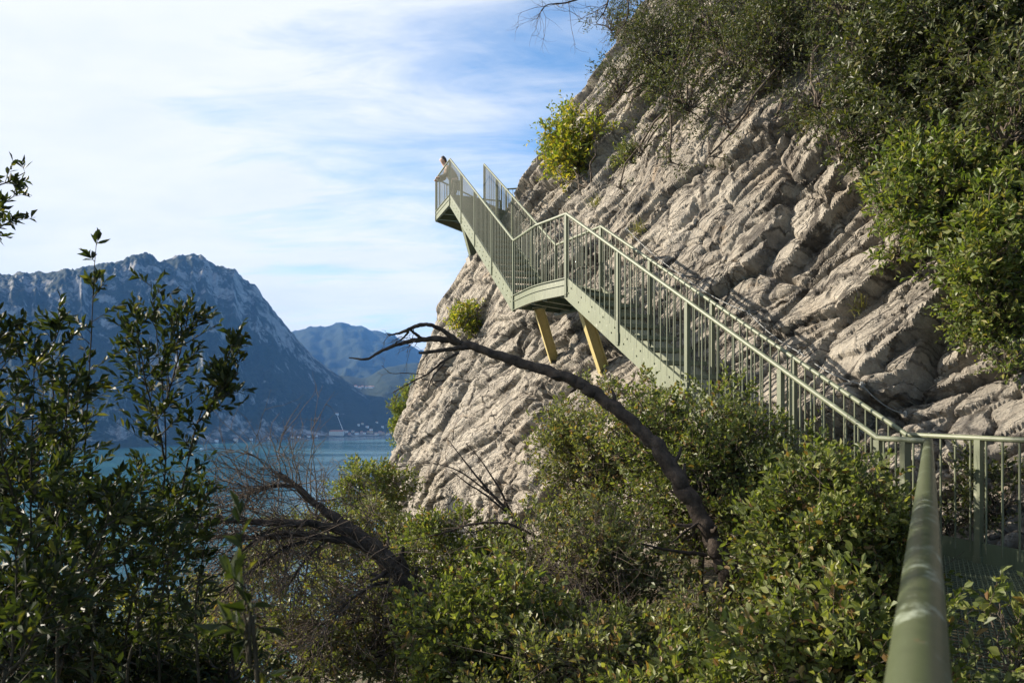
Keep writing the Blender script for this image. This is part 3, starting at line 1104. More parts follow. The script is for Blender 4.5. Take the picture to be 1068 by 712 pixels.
# ------------------------------------------------------------------ vegetation
LEAF = np.array([(0, 0, 0), (-.36, .28, .05), (-.42, .62, .07), (0, 1, -.07), (.42, .62, .07), (.36, .28, .05)], float)
LEAF[:, 0] *= 1.0


def unit(a):
    return a / (np.linalg.norm(a, axis=-1, keepdims=True) + 1e-12)


def leaf_verts(pos, d, size, width, rs, upw=.45, curl=1.0):
    """Six-point folded leaves: pos (N,3) leaf foot, d (N,3) direction, size (N,) length, width/length ratio."""
    n = len(pos)
    y = unit(d)
    up = np.array([0, 0, upw]) + rs.normal(size=(n, 3)) * .55
    x = unit(np.cross(y, up))
    z = np.cross(x, y)
    T = LEAF[None].repeat(n, 0)
    w = (width * (.85 + .3 * rs.rand(n)))[:, None]
    v = pos[:, None, :] + size[:, None, None] * (T[..., 0:1] * w[..., None] * x[:, None, :] + T[..., 1:2] * y[:, None, :] + T[..., 2:3] * (curl * rs.uniform(.2, 3.0, n))[:, None, None] * z[:, None, :])
    return v.reshape(-1, 3)


def leaf_mesh(mb, pos, d, size, width, rs, upw=.45, curl=1.0):
    v = leaf_verts(pos, d, size, width, rs, upw, curl)
    b = np.arange(len(pos))[:, None] * 6
    f = np.concatenate([b + np.array([[0, 3, 2, 1]]), b + np.array([[0, 5, 4, 3]])])
    mb.add(v, f)


def twig_mesh(mb, a, b, r):
    """Many thin three-sided twigs a->b (N,3), tapering from r to nothing much."""
    n = len(a)
    d = unit(b - a)
    x = unit(np.cross(d, np.array([.31, .77, .55])))
    y = np.cross(d, x)
    vs = []
    for base, rad in ((a, r), (b, r * .35)):
        for k in range(3):
            an = k * 2.0944
            vs.append(base + rad[:, None] * (math.cos(an) * x + math.sin(an) * y))
    v = np.stack(vs, 1).reshape(-1, 3)
    o = np.arange(n)[:, None] * 6
    f = np.concatenate([o + np.array([[k, (k + 1) % 3, 3 + (k + 1) % 3, 3 + k]]) for k in range(3)])
    mb.add(v, f)


def sprays(lm, tm, base, d, length, nleaf, size, width, rs, r=.0022, spread=.85, droop=.1):
    """Leafy twigs: each base/d/length gets nleaf leaves along its outer part."""
    n = len(base)
    d = unit(d)
    tip = base + d * length[:, None] - np.array([0, 0, droop]) * length[:, None] ** 1
    twig_mesh(tm, base, tip, np.full(n, r) * (.7 + .6 * rs.rand(n)))
    t = (np.arange(nleaf) + .6) / nleaf
    t = .18 + .82 * t[None, :].repeat(n, 0) + rs.uniform(-.04, .04, (n, nleaf))
    pos = base[:, None] + (tip - base)[:, None] * t[..., None]
    rad = rs.normal(size=(n, nleaf, 3))
    dd = d[:, None]
    rad = unit(rad - (rad * dd).sum(-1, keepdims=True) * dd)
    ld = dd * (.35 + .75 * t[..., None] ** 2) + rad * spread + np.array([0, 0, .12])
    keep = rs.rand(n, nleaf) < .93
    sz = size * (.6 + .55 * rs.rand(n, nleaf)) * (1.05 - .25 * t)
    leaf_mesh(lm, pos[keep], ld[keep], sz[keep], width, rs)


def wander(a, b, n, amp, rs):
    """A crooked line from a to b."""
    t = np.linspace(0, 1, n)[:, None]
    p = np.asarray(a, float) * (1 - t) + np.asarray(b, float) * t
    L = np.linalg.norm(np.asarray(b) - np.asarray(a))
    k = np.cumsum(rs.normal(size=(n, 3)), 0)
    k = k - t * k[-1]
    return p + k * amp * L / math.sqrt(n)


def shrub(name, label, cat, lobes, base, ntwig, leafmat, size=.05, width=.58, seed=1, clump=.25, twig=(.10, .28), nleaf=8, bark='bark', stem_r=.02,
          group=None, inner=.3, up=.35, dead=0, fill=1.5, part_names=('stem', 'foliage')):
    """A bush or crown: lobes = [(centre, radii)], filled with clumps of leafy twigs that grow from limbs rising out of base."""
    rs = np.random.RandomState(seed)
    base = np.asarray(base, float)
    root = tag(empty(name, base), label, cat, group)
    lm, tm = MB(), MB()
    vol = np.array([np.prod(r) for _, r in lobes])
    cents, rads, axes = [], [], []
    for (c, r), wv in zip(lobes, vol / vol.sum()):
        c, r = np.asarray(c, float), np.asarray(r, float)
        k = max(4, int(fill * len(lobes) * wv * 16 * (1 if len(lobes) < 4 else 1)))
        u = unit(rs.normal(size=(k, 3)))
        rad = (.35 + .75 * rs.rand(k) ** .6)[:, None]
        cents.append(c + u * rad * r * .86)
        rads.append(np.full(k, clump * r.min()) * (.65 + .75 * rs.rand(k)))
        axes.append(np.repeat(c[None], k, 0))
    cents, rads, axes = np.concatenate(cents), np.concatenate(rads), np.concatenate(axes)
    nk = len(cents)
    # limbs: from the base through a fork to each clump
    for c, r in lobes:
        c = np.asarray(c, float)
        fk = c - np.array([0, 0, r[2] * .45])
        tm.tube(wander(base + rs.normal(size=3) * .03 * np.array([1, 1, 0]), fk, 9, .10, rs), np.linspace(stem_r, stem_r * .55, 9), 7)
        m = np.linalg.norm(axes - c, axis=1) < 1e-6
        for q, rr in zip(cents[m], rads[m]):
            L = wander(fk + rs.normal(size=3) * .02, q, 7, .13, rs)
            tm.tube(L, np.linspace(stem_r * .5, stem_r * .12, 7), 5, False)
    # long straggling shoots that break the outline
    ns = max(6, ntwig // 45)
    k = rs.choice(nk, ns)
    a = cents[k]
    dd = unit(unit(cents[k] - axes[k] + 1e-6) * .8 + rs.normal(size=(ns, 3)) * .4 + np.array([0, 0, .35]))
    sprays(lm, tm, a, dd, rads[k] * rs.uniform(1.3, 2.4, ns), 13, size, width, rs, r=.003, droop=.05)
    # leafy twigs
    w = rads ** 2
    idx = rs.choice(nk, ntwig, p=w / w.sum())
    u = unit(rs.normal(size=(ntwig, 3)) + np.array([0, 0, up]))
    stretch = 1 + .5 * rs.rand(ntwig)
    rho = inner + (1 - inner) * rs.rand(ntwig) ** .5
    p = cents[idx] + u * (rads[idx] * rho * stretch)[:, None]
    out = unit(cents[idx] - axes[idx] + 1e-6)
    d = u * .8 + out * .5 + rs.normal(size=(ntwig, 3)) * .35 + np.array([0, 0, up])
    ln = rs.uniform(twig[0], twig[1], ntwig)
    sprays(lm, tm, p - unit(d) * ln[:, None] * .5, d, ln, nleaf, size, width, rs)
    if dead:
        dead = int(dead * 1.7)
        k = rs.choice(nk, dead)
        a = cents[k] + rs.normal(size=(dead, 3)) * rads[k][:, None] * .6
        twig_mesh(tm, a, a + unit(rs.normal(size=(dead, 3)) + np.array([0, 0, .3])) * rs.uniform(.15, .5, (dead, 1)), np.full(dead, .0036))
    s = tm.build(part_names[0], M[bark], root, True, None)
    f = lm.build(part_names[1], M[leafmat], root, False, None)
    for o in (s, f): o.location = tuple(-base)
    return root


def gpt(x, y):
    return np.array([x, y, float(ground(x, y)) - .05])


# ---- undergrowth between the lens and the stairs, one plant at a time: (image centre, depth, radii, base shift)
def bush_at(label, px, py, Y, r, n, mat, size, seed, cat='shrub', name='shrub', base=None, lobes=None, **kw):
    c = P(px, py, Y)
    L = [(c, r)]
    for dx, dy, dz, k in (lobes or []):
        L.append((c + np.array([dx, dy, dz]), tuple(np.array(r) * k)))
    b = gpt(c[0] + .1, c[1] + .05) if base is None else base
    return shrub(name, label, cat, L, b, n, mat, size=size, seed=seed, **kw)


bush_at('large sunlit evergreen shrub rising in front of the lower flight of stairs', 738, 495, 6.0, (.74, .58, .74), 2300, 'leaf_evergreen', .052, 21, dead=40, stem_r=.03,
        lobes=[(-.46, .1, .32, .60), (.55, -.2, -.42, .62), (-.16, .0, .42, .48), (.32, -.1, .08, .5), (.66, -.15, .10, .52), (.85, -.35, -.22, .5)])
bush_at('olive grey shrub behind the curved dead tree, under the middle landing', 628, 470, 7.7, (.78, .60, .78), 2000, 'leaf_olive', .055, 22, dead=60,
        lobes=[(.42, -.2, .42, .55), (-.35, .0, -.45, .7), (.62, -.3, .1, .6)])
bush_at('dense shrub with broad green leaves just left of the thick handrail', 868, 560, 4.15, (.50, .42, .52), 1650, 'leaf_evergreen', .055, 23, dead=20,
        lobes=[(-.22, .05, -.28, .8), (.12, -.1, -.3, .75), (.16, .35, .22, .55)])
bush_at('leafy shrub at the foot of the curved dead tree, right of its trunk', 745, 690, 4.2, (.60, .42, .42), 1600, 'leaf_olive', .046, 24, dead=50,
        lobes=[(.3, .1, -.2, .7), (-.4, .1, -.05, .7)])
bush_at('tangled shrub full of pale dry twigs left of the curved dead tree', 610, 590, 5.2, (.70, .5, .50), 1300, 'leaf_olive', .050, 25, dead=230,
        lobes=[(-.42, .1, -.25, .7), (.3, -.1, -.35, .7)])
bush_at('dark green shrub at the bottom of the slope in front of the fallen branches', 520, 665, 4.3, (.62, .45, .46), 1250, 'leaf_evergreen', .058, 26, dead=40,
        lobes=[(.4, .05, -.1, .75), (-.30, .1, -.22, .7)])
bush_at('fresh green shrub against the base of the pale cliff', 470, 590, 7.4, (.78, .55, .50), 1400, 'leaf_evergreen', .060, 27, dead=60,
        lobes=[(.55, .1, -.15, .75), (-.4, -.1, -.25, .7)])
bush_at('yellowish shrub under the fallen dead trunk', 385, 655, 5.2, (.72, .5, .46), 1100, 'leaf_olive', .050, 28, dead=150,
        lobes=[(-.5, .0, -.15, .75), (.4, .1, -.15, .7)])
bush_at('sparse olive shrub below the tangle of dead branches by the lake', 290, 640, 6.2, (.80, .6, .50), 900, 'leaf_olive', .050, 29, dead=160,
        lobes=[(-.55, .1, -.25, .75)])
bush_at('low shrub in the shade right under the thick handrail', 905, 690, 2.9, (.36, .32, .36), 800, 'leaf_evergreen', .055, 30,
        lobes=[(-.3, .1, -.05, .8)])
bush_at('deep green shrub filling the bottom edge between dead tree and handrail', 800, 720, 3.3, (.42, .36, .32), 800, 'leaf_evergreen', .056, 31,
        lobes=[(-.4, .1, -.03, .85)])
bush_at('low shrub with brown dry leaves among its green at the bottom edge', 640, 715, 3.7, (.46, .36, .32), 800, 'leaf_olive', .048, 32, dead=110,
        lobes=[(-.36, .1, -.02, .9)])
bush_at('rounded green shrub on the slope edge with the lake behind it', 392, 512, 14.5, (.85, .8, .70), 1300, 'leaf_evergreen', .075, 33, twig=(.14, .34),
        lobes=[(-.55, .3, -.35, .8), (.35, .0, .3, .6)], dead=40)
bush_at('olive brown shrub tucked into the corner where slope and cliff meet', 392, 560, 11.0, (.85, .7, .55), 1300, 'leaf_olive', .065, 34, dead=120,
        lobes=[(.45, .0, -.2, .8), (-.5, .0, -.25, .8)])
bush_at('dry grey shrub on the slope edge, lowest toward the water', 322, 565, 10.0, (.70, .6, .42), 700, 'leaf_olive', .055, 35, dead=260,
        lobes=[(-.5, .0, -.2, .8)])
bush_at('dark shrub behind the saplings, its top level with the dead branches', 215, 655, 7.0, (.85, .6, .5), 900, 'leaf_olive', .055, 36, dead=120,
        lobes=[(-.7, .1, -.1, .8)])
bush_at('dense bush at the corner post where stairs and walkway meet', 905, 560, 4.6, (.28, .24, .28), 380, 'leaf_evergreen', .055, 37,
        lobes=[(-.28, .2, -.1, .8)])
c_ = P(1045, 668, 2.75)
shrub('shrub', 'leafy branch of broad leaves reaching over the walkway floor', 'shrub', [(c_ + V(.04, 0, -.05), (.20, .22, .18)), (c_ + V(.22, .1, .06), (.20, .2, .18))], c_ + V(.5, -.1, -.8), 75,
      'leaf_evergreen', size=.058, seed=38, stem_r=.008, clump=.5)
# small tree hugging the left edge of the cliff
bush_at('slender yellow green tree growing from the far edge of the cliff above the lake', 424, 432, 23.5, (.55, .5, 1.0), 620, 'leaf_fresh', .10, 39, cat='tree', name='cliff_edge_tree',
        base=P(424, 500, 23.8), twig=(.2, .45), lobes=[(-.2, .2, -.55, .8), (.35, .0, .8, .7)], bark='bark', part_names=('trunk', 'crown'))
# ---- plants rooted in the rock face


def rock_plant(label, px, py, out, r, n, mat, size, seed, lobes=None, foot=None, cat='shrub', name='rock_shrub', **kw):
    q = on_cliff(px, py, 0)
    if q is None:
        q = on_cliff(px + 25, py + 25, 0)
    v = unit(np.array([-.8, -.45, .25]))
    c = q + v * out
    L = [(c, r)]
    for ppx, ppy, k in (lobes or []):
        qq = on_cliff(ppx, ppy, 0)
        if qq is None: continue
        L.append((qq + v * out * (.7 + .4 * k), tuple(np.array(r) * k)))
    b = on_cliff(*foot, -.05) if foot else q - v * .05
    return shrub(name, label, cat, L, b, n, mat, size=size, seed=seed, **kw)


rock_plant('yellowing bush clinging to the cliff edge above the staircase', 612, 158, .35, (.66, .55, .85), 620, 'leaf_yellow', .10, 51, lobes=[(588, 172, .6), (634, 140, .5), (600, 128, .45), (600, 190, .4)],
           foot=(612, 195), twig=(.25, .6), clump=.26)
rock_plant('small bright yellow green bush on the rock below the staircase', 494, 336, .2, (.36, .32, .40), 190, 'leaf_yellow', .085, 52, foot=(497, 352), twig=(.2, .42), clump=.3, lobes=[(482, 330, .55), (505, 322, .5)])
HANG = dict(cat='tree', name='cliff_tree', part_names=('trunk', 'crown'), bark='bark', twig=(.16, .40), inner=.05, clump=.44, up=.0)
rock_plant('dark small leaved tree spreading over the top edge of the cliff', 705, 60, .5, (.95, .6, .9), 2200, 'leaf_shade', .066, 53,
           lobes=[(665, 95, .65), (740, 110, .75), (690, 160, .5), (770, 30, .8), (655, 30, .7), (720, 170, .45), (640, 125, .4), (790, 75, .7), (665, 200, .25)], foot=(745, 20), stem_r=.026, width=.40, **{**HANG, 'fill': 1.4})
rock_plant('tree with dark hanging branches in front of the upper rock face', 830, 60, .45, (.75, .5, .70), 2000, 'leaf_shade', .062, 54,
           lobes=[(780, 130, .55), (880, 110, .75), (850, 15, .9), (800, 20, .8), (900, 20, .8), (760, 165, .4), (830, 125, .5), (900, 165, .55)], foot=(880, -20), stem_r=.026, width=.40, **{**HANG, 'fill': 1.4})
rock_plant('deeply shaded tree in the top corner above the sunlit shrubs', 960, 90, .5, (.70, .55, .62), 2500, 'leaf_shade', .085, 55,
           lobes=[(1010, 40, .9), (920, 150, .7), (1050, 90, .9), (980, 150, .7), (930, 30, .8), (1060, 10, .9), (1080, 150, .8)], foot=(1060, 60), stem_r=.028, width=.42, **{**HANG, 'fill': 1.4})
rock_plant('sunlit bushy shrub with fresh green leaves overhanging the pale blocks', 995, 215, .35, (.46, .4, .42), 1700, 'leaf_fresh', .088, 56,
           lobes=[(940, 225, .65), (1045, 200, .9), (1010, 280, .7), (1055, 285, .9), (955, 270, .6), (1075, 240, .9), (1050, 310, .7), (990, 180, .8)], foot=(1060, 200), stem_r=.03, width=.42, clump=.45, twig=(.14, .3))
rock_plant('small shrub trailing down the rock below the sunlit bush', 1040, 345, .2, (.26, .24, .26), 420, 'leaf_fresh', .055, 57,
           lobes=[(1065, 330, .9), (1020, 320, .7), (1060, 380, .7)], foot=(1066, 330), stem_r=.012, clump=.45)
rock_plant('little evergreen tuft low on the rock near the upper flight', 660, 165, .15, (.30, .26, .30), 170, 'leaf_evergreen', .06, 58, stem_r=.01, clump=.5)
rock_plant('low dark bush on the shaded rock behind the walkway rail', 1050, 520, .2, (.30, .25, .34), 200, 'leaf_shade', .05, 59, stem_r=.012, clump=.45,
           lobes=[(1000, 540, .7)])


def grass_tuft(px, py, label, n=60, L=.22, seed=1):
    rs = np.random.RandomState(seed)
    q = on_cliff(px, py, 0)
    mb = MB()
    for _ in range(n):
        d = unit(rs.normal(size=3) * .55 + np.array([-.45, -.3, .8]))
        b = q + rs.normal(size=3) * .05
        l = L * rs.uniform(.5, 1.1)
        s = unit(np.cross(d, rs.normal(size=3))) * .0045
        m, e = b + d * l * .55, b + d * l + np.array([0, 0, -.3 * l])
        mb.add([b - s, b + s, m + s * .8, m - s * .8], [(0, 1, 2, 3)])
        mb.add([m - s * .8, m + s * .8, e], [(0, 1, 2)])
    tag(mb.build('grass_tuft', M['grass']), label, 'grass tuft')


grass_tuft(846, 130, 'dry grass tuft on a ledge under the hanging tree', 90, .26, 2)
grass_tuft(668, 243, 'yellow grass tuft on the rock right above the middle landing', 70, .30, 3)
grass_tuft(622, 214, 'pale grass tuft beside the upper flight of stairs', 50, .28, 4)
grass_tuft(897, 320, 'thin dry grass tuft in the crack between the pale blocks', 60, .22, 5)

# ---- saplings on the left


def sapling(label, stems, leafmat, size, seed, shoots=26, width=.36, group=None, rad=.0075, shoot=(.10, .32), nleaf=9, name='sapling', start=.03):
    """stems: list of point lists; each stem carries short upward shoots with long stiff leaves."""
    rs = np.random.RandomState(seed)
    base = np.asarray(stems[0][0], float)
    root = tag(empty(name, base), label, 'sapling', group)
    lm, tm = MB(), MB()
    for k, st in enumerate(stems):
        c = spline(st, 26)
        c = c + np.cumsum(rs.normal(size=c.shape), 0) * .0022
        tm.tube(c, np.linspace(rad * (1 if k == 0 else .7), rad * .18, 26), 7)
        n = int(shoots * 1.2 * (1 if k == 0 else .7))
        t = start + (1 - start) * ((np.arange(n) + rs.rand(n)) / n)
        t = np.clip(t, 0, .995)
        i = (t * 25).astype(int)
        p = c[i] + (c[np.minimum(i + 1, 25)] - c[i]) * (t * 25 - i)[:, None]
        axis = unit(c[np.minimum(i + 1, 25)] - c[np.maximum(i - 1, 0)])
        r = rs.normal(size=(n, 3))
        r = unit(r - (r * axis).sum(1)[:, None] * axis)
        d = axis * .6 + r * 1.0 + np.array([0, 0, .2])
        ln = rs.uniform(*shoot, n) * (1.15 - .75 * t)
        sprays(lm, tm, p, d, ln, nleaf, size, width, rs, r=.0026, spread=.62, droop=-.05)
        sprays(lm, tm, c[-4:-3], axis[-1:], np.array([.16]), nleaf + 4, size * .9, width, rs, r=.002, spread=.5, droop=0)
    s = tm.build('stem', M['stem'], root, True)
    f = lm.build('foliage', M[leafmat], root, False)
    for o in (s, f): o.location = tuple(-base)
    return root


def stem(*pp):
    """Image points (px, py, depth) of a stem, lowest first, carried down to the ground."""
    pts = [P(*q) for q in pp]
    b = pts[0].copy()
    g = float(ground(b[0], b[1])) - .05
    if g < b[2] - .2:
        pts = [np.array([b[0] + .08, b[1] + .05, g])] + pts
    return pts


sapling('tall thin sapling whose tip rises highest over the mountain', [stem((75, 712, 3.3), (84, 560, 3.3), (93, 400, 3.3), (99, 255, 3.3)), [P(84, 560, 3.3), P(62, 470, 3.2), P(58, 380, 3.2), P(62, 335, 3.2)]],
        'leaf_dark', .062, 71, 34)
sapling('bushy sapling in front of the middle of the mountain', [stem((128, 712, 3.5), (160, 570, 3.5), (174, 470, 3.5), (168, 380, 3.5), (160, 292, 3.5)), [P(172, 480, 3.5), P(150, 400, 3.4), P(135, 330, 3.4)],
                                                                 [P(170, 430, 3.5), P(186, 370, 3.6), P(196, 330, 3.6)]], 'leaf_dark', .062, 72, 44, shoot=(.12, .34))
sapling('leaning sapling with yellow young tips, nearest the lake and cliff', [stem((165, 712, 3.4), (172, 600, 3.4), (190, 500, 3.4), (208, 430, 3.4), (232, 378, 3.4), (243, 352, 3.4)), [P(205, 440, 3.4), P(224, 420, 3.3), P(240, 395, 3.3)]],
        'leaf_dark', .060, 73, 32, shoot=(.08, .24), start=.35)
sapling('thick dark sapling close to the picture edge with several stems', [stem((22, 712, 2.9), (28, 560, 2.9), (30, 440, 2.9), (34, 350, 2.9)), [P(28, 560, 2.9), P(8, 480, 2.8), P(2, 400, 2.8), P(6, 345, 2.8)],
                                                                             [P(28, 600, 2.9), P(52, 520, 2.9), P(62, 440, 2.9), P(70, 400, 2.9)]], 'leaf_dark', .062, 74, 46, shoot=(.12, .36))
sapling('low shaded sapling at the foot of the tall thin one', [stem((60, 740, 2.5), (66, 640, 2.5), (60, 560, 2.5), (50, 490, 2.5)), [P(66, 640, 2.5), P(100, 580, 2.5), P(118, 520, 2.5)]], 'leaf_dark', .062, 75, 32, shoot=(.12, .34))
sapling('low shaded sapling between the bushy and the leaning one', [stem((130, 760, 2.7), (140, 660, 2.7), (126, 590, 2.7), (120, 530, 2.7)), [P(140, 660, 2.7), P(170, 610, 2.7), P(180, 560, 2.7)]], 'leaf_dark', .060, 76, 26, shoot=(.12, .32))
sapling('close blurred seedling with broad leaves at the bottom edge', [stem((272, 760, 1.25), (268, 690, 1.25), (264, 640, 1.25), (262, 612, 1.25))], 'leaf_dark', .062, 77, 9, shoot=(.05, .12), nleaf=5, rad=.005)
sapling('low sapling at the bottom corner under the shade', [stem((5, 800, 2.1), (10, 700, 2.1), (14, 620, 2.1), (6, 560, 2.1)), [P(10, 700, 2.1), P(45, 650, 2.1), P(60, 610, 2.1)]], 'leaf_dark', .060, 78, 26, shoot=(.1, .3))
sapling('small sapling in the gap beside the dead branches', [stem((210, 740, 3.0), (205, 640, 3.0), (212, 580, 3.0), (205, 530, 3.0))], 'leaf_dark', .065, 79, 20, shoot=(.1, .28))

for q, (a, b, c, Yd, lab) in enumerate(((92, 104, 70, 3.0, 'dark leafy sapling filling the space behind the low shaded ones'), (35, 48, 40, 3.6, 'slim sapling standing behind the thick dark one'),
                                       (150, 146, 150, 4.4, 'sapling farther down the slope, half hidden by the bushy one'), (185, 178, 186, 3.9, 'short sapling with crowded leaves beside the leaning one'),
                                       (70, 78, 72, 4.2, 'second slim sapling farther down the slope near the tall thin one'))):
    sapling(lab, [stem((a, 712, Yd), (b, 610, Yd), (c, 530, Yd), (b, (520, 400, 480, 540, 430)[q], Yd)), [P(b, 610, Yd), P(b + 22, 560, Yd), P(b + 30, 510, Yd)]], 'leaf_dark', .062, 120 + q, 34, shoot=(.12, .36))

for q, (px_, py_, Yd, r_, n_, lab) in enumerate((
        (30, 670, 3.1, (.30, .3, .36), 480, 'dark laurel bush crammed into the bottom corner around the sapling stems'),
        (118, 705, 3.6, (.30, .3, .26), 430, 'dark laurel bush at the bottom edge between the sapling stems'),
        (205, 715, 3.9, (.30, .3, .24), 380, 'dark laurel bush at the bottom edge beside the blurred seedling'),
        (-10, 490, 3.5, (.20, .3, .40), 260, 'dense dark laurel crown behind the thick sapling at the edge'))):
    bush_at(lab, px_, py_, Yd, r_, n_, 'leaf_dark', .062, 140 + q, width=.40, lobes=[(-.28, .1, -.1, .85), (.2, -.05, .12, .7)])

# two trees just beside the path on the left: twigs of one reach into view, both shade the walkway; the second is added, mostly unseen, for its shade
def path_tree(label, trunk_pts, nb, reach, i0, nl, limit, seed, twigs_in=()):
    rs0 = np.random.RandomState(seed)
    tb = np.array(trunk_pts[0], float)
    tr = tag(empty('evergreen_tree', tb), label, 'tree')
    tm, lm = MB(), MB()
    trunk = spline(trunk_pts, 20)
    tm.tube(trunk, np.linspace(.12, .04, 20), 9, True, .15)
    for k in range(nb):
        i = rs0.randint(i0, 20)
        e = trunk[i] + unit(rs0.normal(size=3) * np.array([1, .75, .5]) + [0, 0, .2]) * rs0.uniform(.45, 1) * reach
        L = wander(trunk[i], e, 8, .12, rs0)
        tm.tube(L, np.linspace(.03, .006, 8), 5, False)
        q = L[rs0.randint(3, 8, nl)] + rs0.normal(size=(nl, 3)) * .2 * reach
        q = q[q[:, 0] / np.maximum(q[:, 1], .3) < np.where(q[:, 2] > .25, min(limit, -.90 if limit < -.8 else -.97), limit)]
        if len(q): sprays(lm, tm, q, rs0.normal(size=(len(q), 3)) + np.array([0, 0, .3]), rs0.uniform(.15, .4, len(q)), 9, .08, .40, rs0)
    for a, b in twigs_in:
        L = wander(a, b, 8, .08, rs0)
        tm.tube(L, np.linspace(.012, .003, 8), 5, False)
        q = L[rs0.randint(4, 8, 16)]
        sprays(lm, tm, q, unit(np.array(b) - np.array(a))[None].repeat(16, 0) + rs0.normal(size=(16, 3)) * .45, rs0.uniform(.06, .2, 16), 7, .085, .38, rs0)
    if twigs_in:
        tm.tube(wander(trunk[9], twigs_in[0][0], 8, .08, rs0), np.linspace(.03, .012, 8), 6, False)
    for nm, b_, mt in (('trunk', tm, 'bark'), ('crown', lm, 'leaf_dark')):
        o = b_.build(nm, M[mt], tr, nm == 'trunk')
        o.location = tuple(-tb)


path_tree('tall evergreen tree at the edge whose twig of dark leaves hangs against the white sky', [gpt(-7.6, 7.2), (-7.5, 7.2, -1.5), (-7.35, 7.25, 1.5), (-7.3, 7.25, 3.8), (-7.3, 7.3, 5.6)],
          26, .95, 13, 44, -.90, 5, [((-4.35, 5.1, .9), P(14, 205, 5.0)), ((-4.2, 5.0, 1.0), P(26, 180, 4.9)), ((-4.3, 5.0, .7), P(8, 232, 4.9))])
path_tree('evergreen tree added beside the path to shade the near handrail, only its lowest leaves in view', [gpt(-2.9, 2.6), (-2.9, 2.6, -1.2), (-2.85, 2.6, 0.4), (-2.8, 2.55, 1.4), (-2.8, 2.5, 2.4)],
          22, .95, 10, 34, -.715, 6)

# ---- dead trees


def dead_tree(label, limbs, seed, twigs=0, twig_len=(.15, .6), name='dead_tree', base=None, mat='deadwood', rough=.15, twig_from=.3, twig_r=.0035, gen=2, bias=(0, 0, .2)):
    """limbs: lists of (px, py, depth, radius) from the thick end outwards; the first is the trunk."""
    rs = np.random.RandomState(seed)
    b0 = P(*limbs[0][0][:3])
    root = tag(empty(name, b0), label, 'dead tree')
    curves = []
    for k, lb in enumerate(limbs):
        pts = np.array([P(*q[:3]) for q in lb])
        rr = np.array([q[3] for q in lb])
        if k == 0 and base is not None:
            pts = np.concatenate([[base], pts])
            rr = np.concatenate([[rr[0] * 1.25], rr])
        n = max(24, len(pts) * 14)
        c = spline(pts, n)
        r = np.interp(np.linspace(0, 1, n), np.linspace(0, 1, len(rr)), rr)
        wob = np.stack([perlin(np.arange(n) * .21, seed + k * 3.7, a * 9.1) for a in range(3)], 1)
        c = c + wob * r[:, None] * rough * 3.2
        r = r * (1 + .07 * perlin(np.arange(n) * .33, seed * 1.3, k + .5))
        mb = MB()
        mb.tube(c, np.maximum(r, .002), 14 if k == 0 else 9, True, .24)
        o = mb.build('trunk' if k == 0 else 'branch', M[mat], root, True)
        o.location = tuple(-b0)
        curves.append((c, r))
    if name == 'dead_tree':
        c, r = curves[0]
        for _ in range(9):
            i = rs.randint(4, int(len(c) * .8))
            ax = unit(c[i + 1] - c[i])
            sd2 = unit(np.cross(ax, rs.normal(size=3)))
            L = r[i] * rs.uniform(1.2, 3.2)
            mb = MB()
            mb.tube([c[i], c[i] + (sd2 * .8 + ax * .4) * (r[i] + L * .5), c[i] + (sd2 * .8 + ax * .55) * (r[i] + L)], [r[i] * .42, r[i] * .26, r[i] * .16], 8, True, .2)
            o = mb.build('branch_stub', M[mat], root, True)
            o.location = tuple(-b0)
    if twigs:
        mb = MB()
        lens = np.array([len(c) for c, _ in curves], float)
        for _ in range(twigs):
            c, r = curves[rs.choice(len(curves), p=lens / lens.sum())]
            i = rs.randint(int(len(c) * twig_from), len(c) - 1)
            ax = unit(c[i + 1] - c[i])
            stack = [(c[i], unit(ax * .6 + rs.normal(size=3) * .75 + np.array(bias)), rs.uniform(*twig_len), min(twig_r, r[i] * .6), 0)]
            while stack:
                p, d, L, rd, g = stack.pop()
                n = 5
                pts = [p]
                for _k in range(n):
                    d = unit(d + rs.normal(size=3) * .22)
                    pts.append(pts[-1] + d * L / n)
                mb.tube(pts, np.linspace(rd, rd * .3, n + 1), 4, False)
                if g < gen:
                    for _k in range(rs.randint(1, 4)):
                        j = rs.randint(1, n)
                        stack.append((pts[j], unit(d + rs.normal(size=3) * .7), L * rs.uniform(.4, .75), rd * .65, g + 1))
        o = mb.build('twigs', M['deadtwig'], root, True)
        o.location = tuple(-b0)
    return root


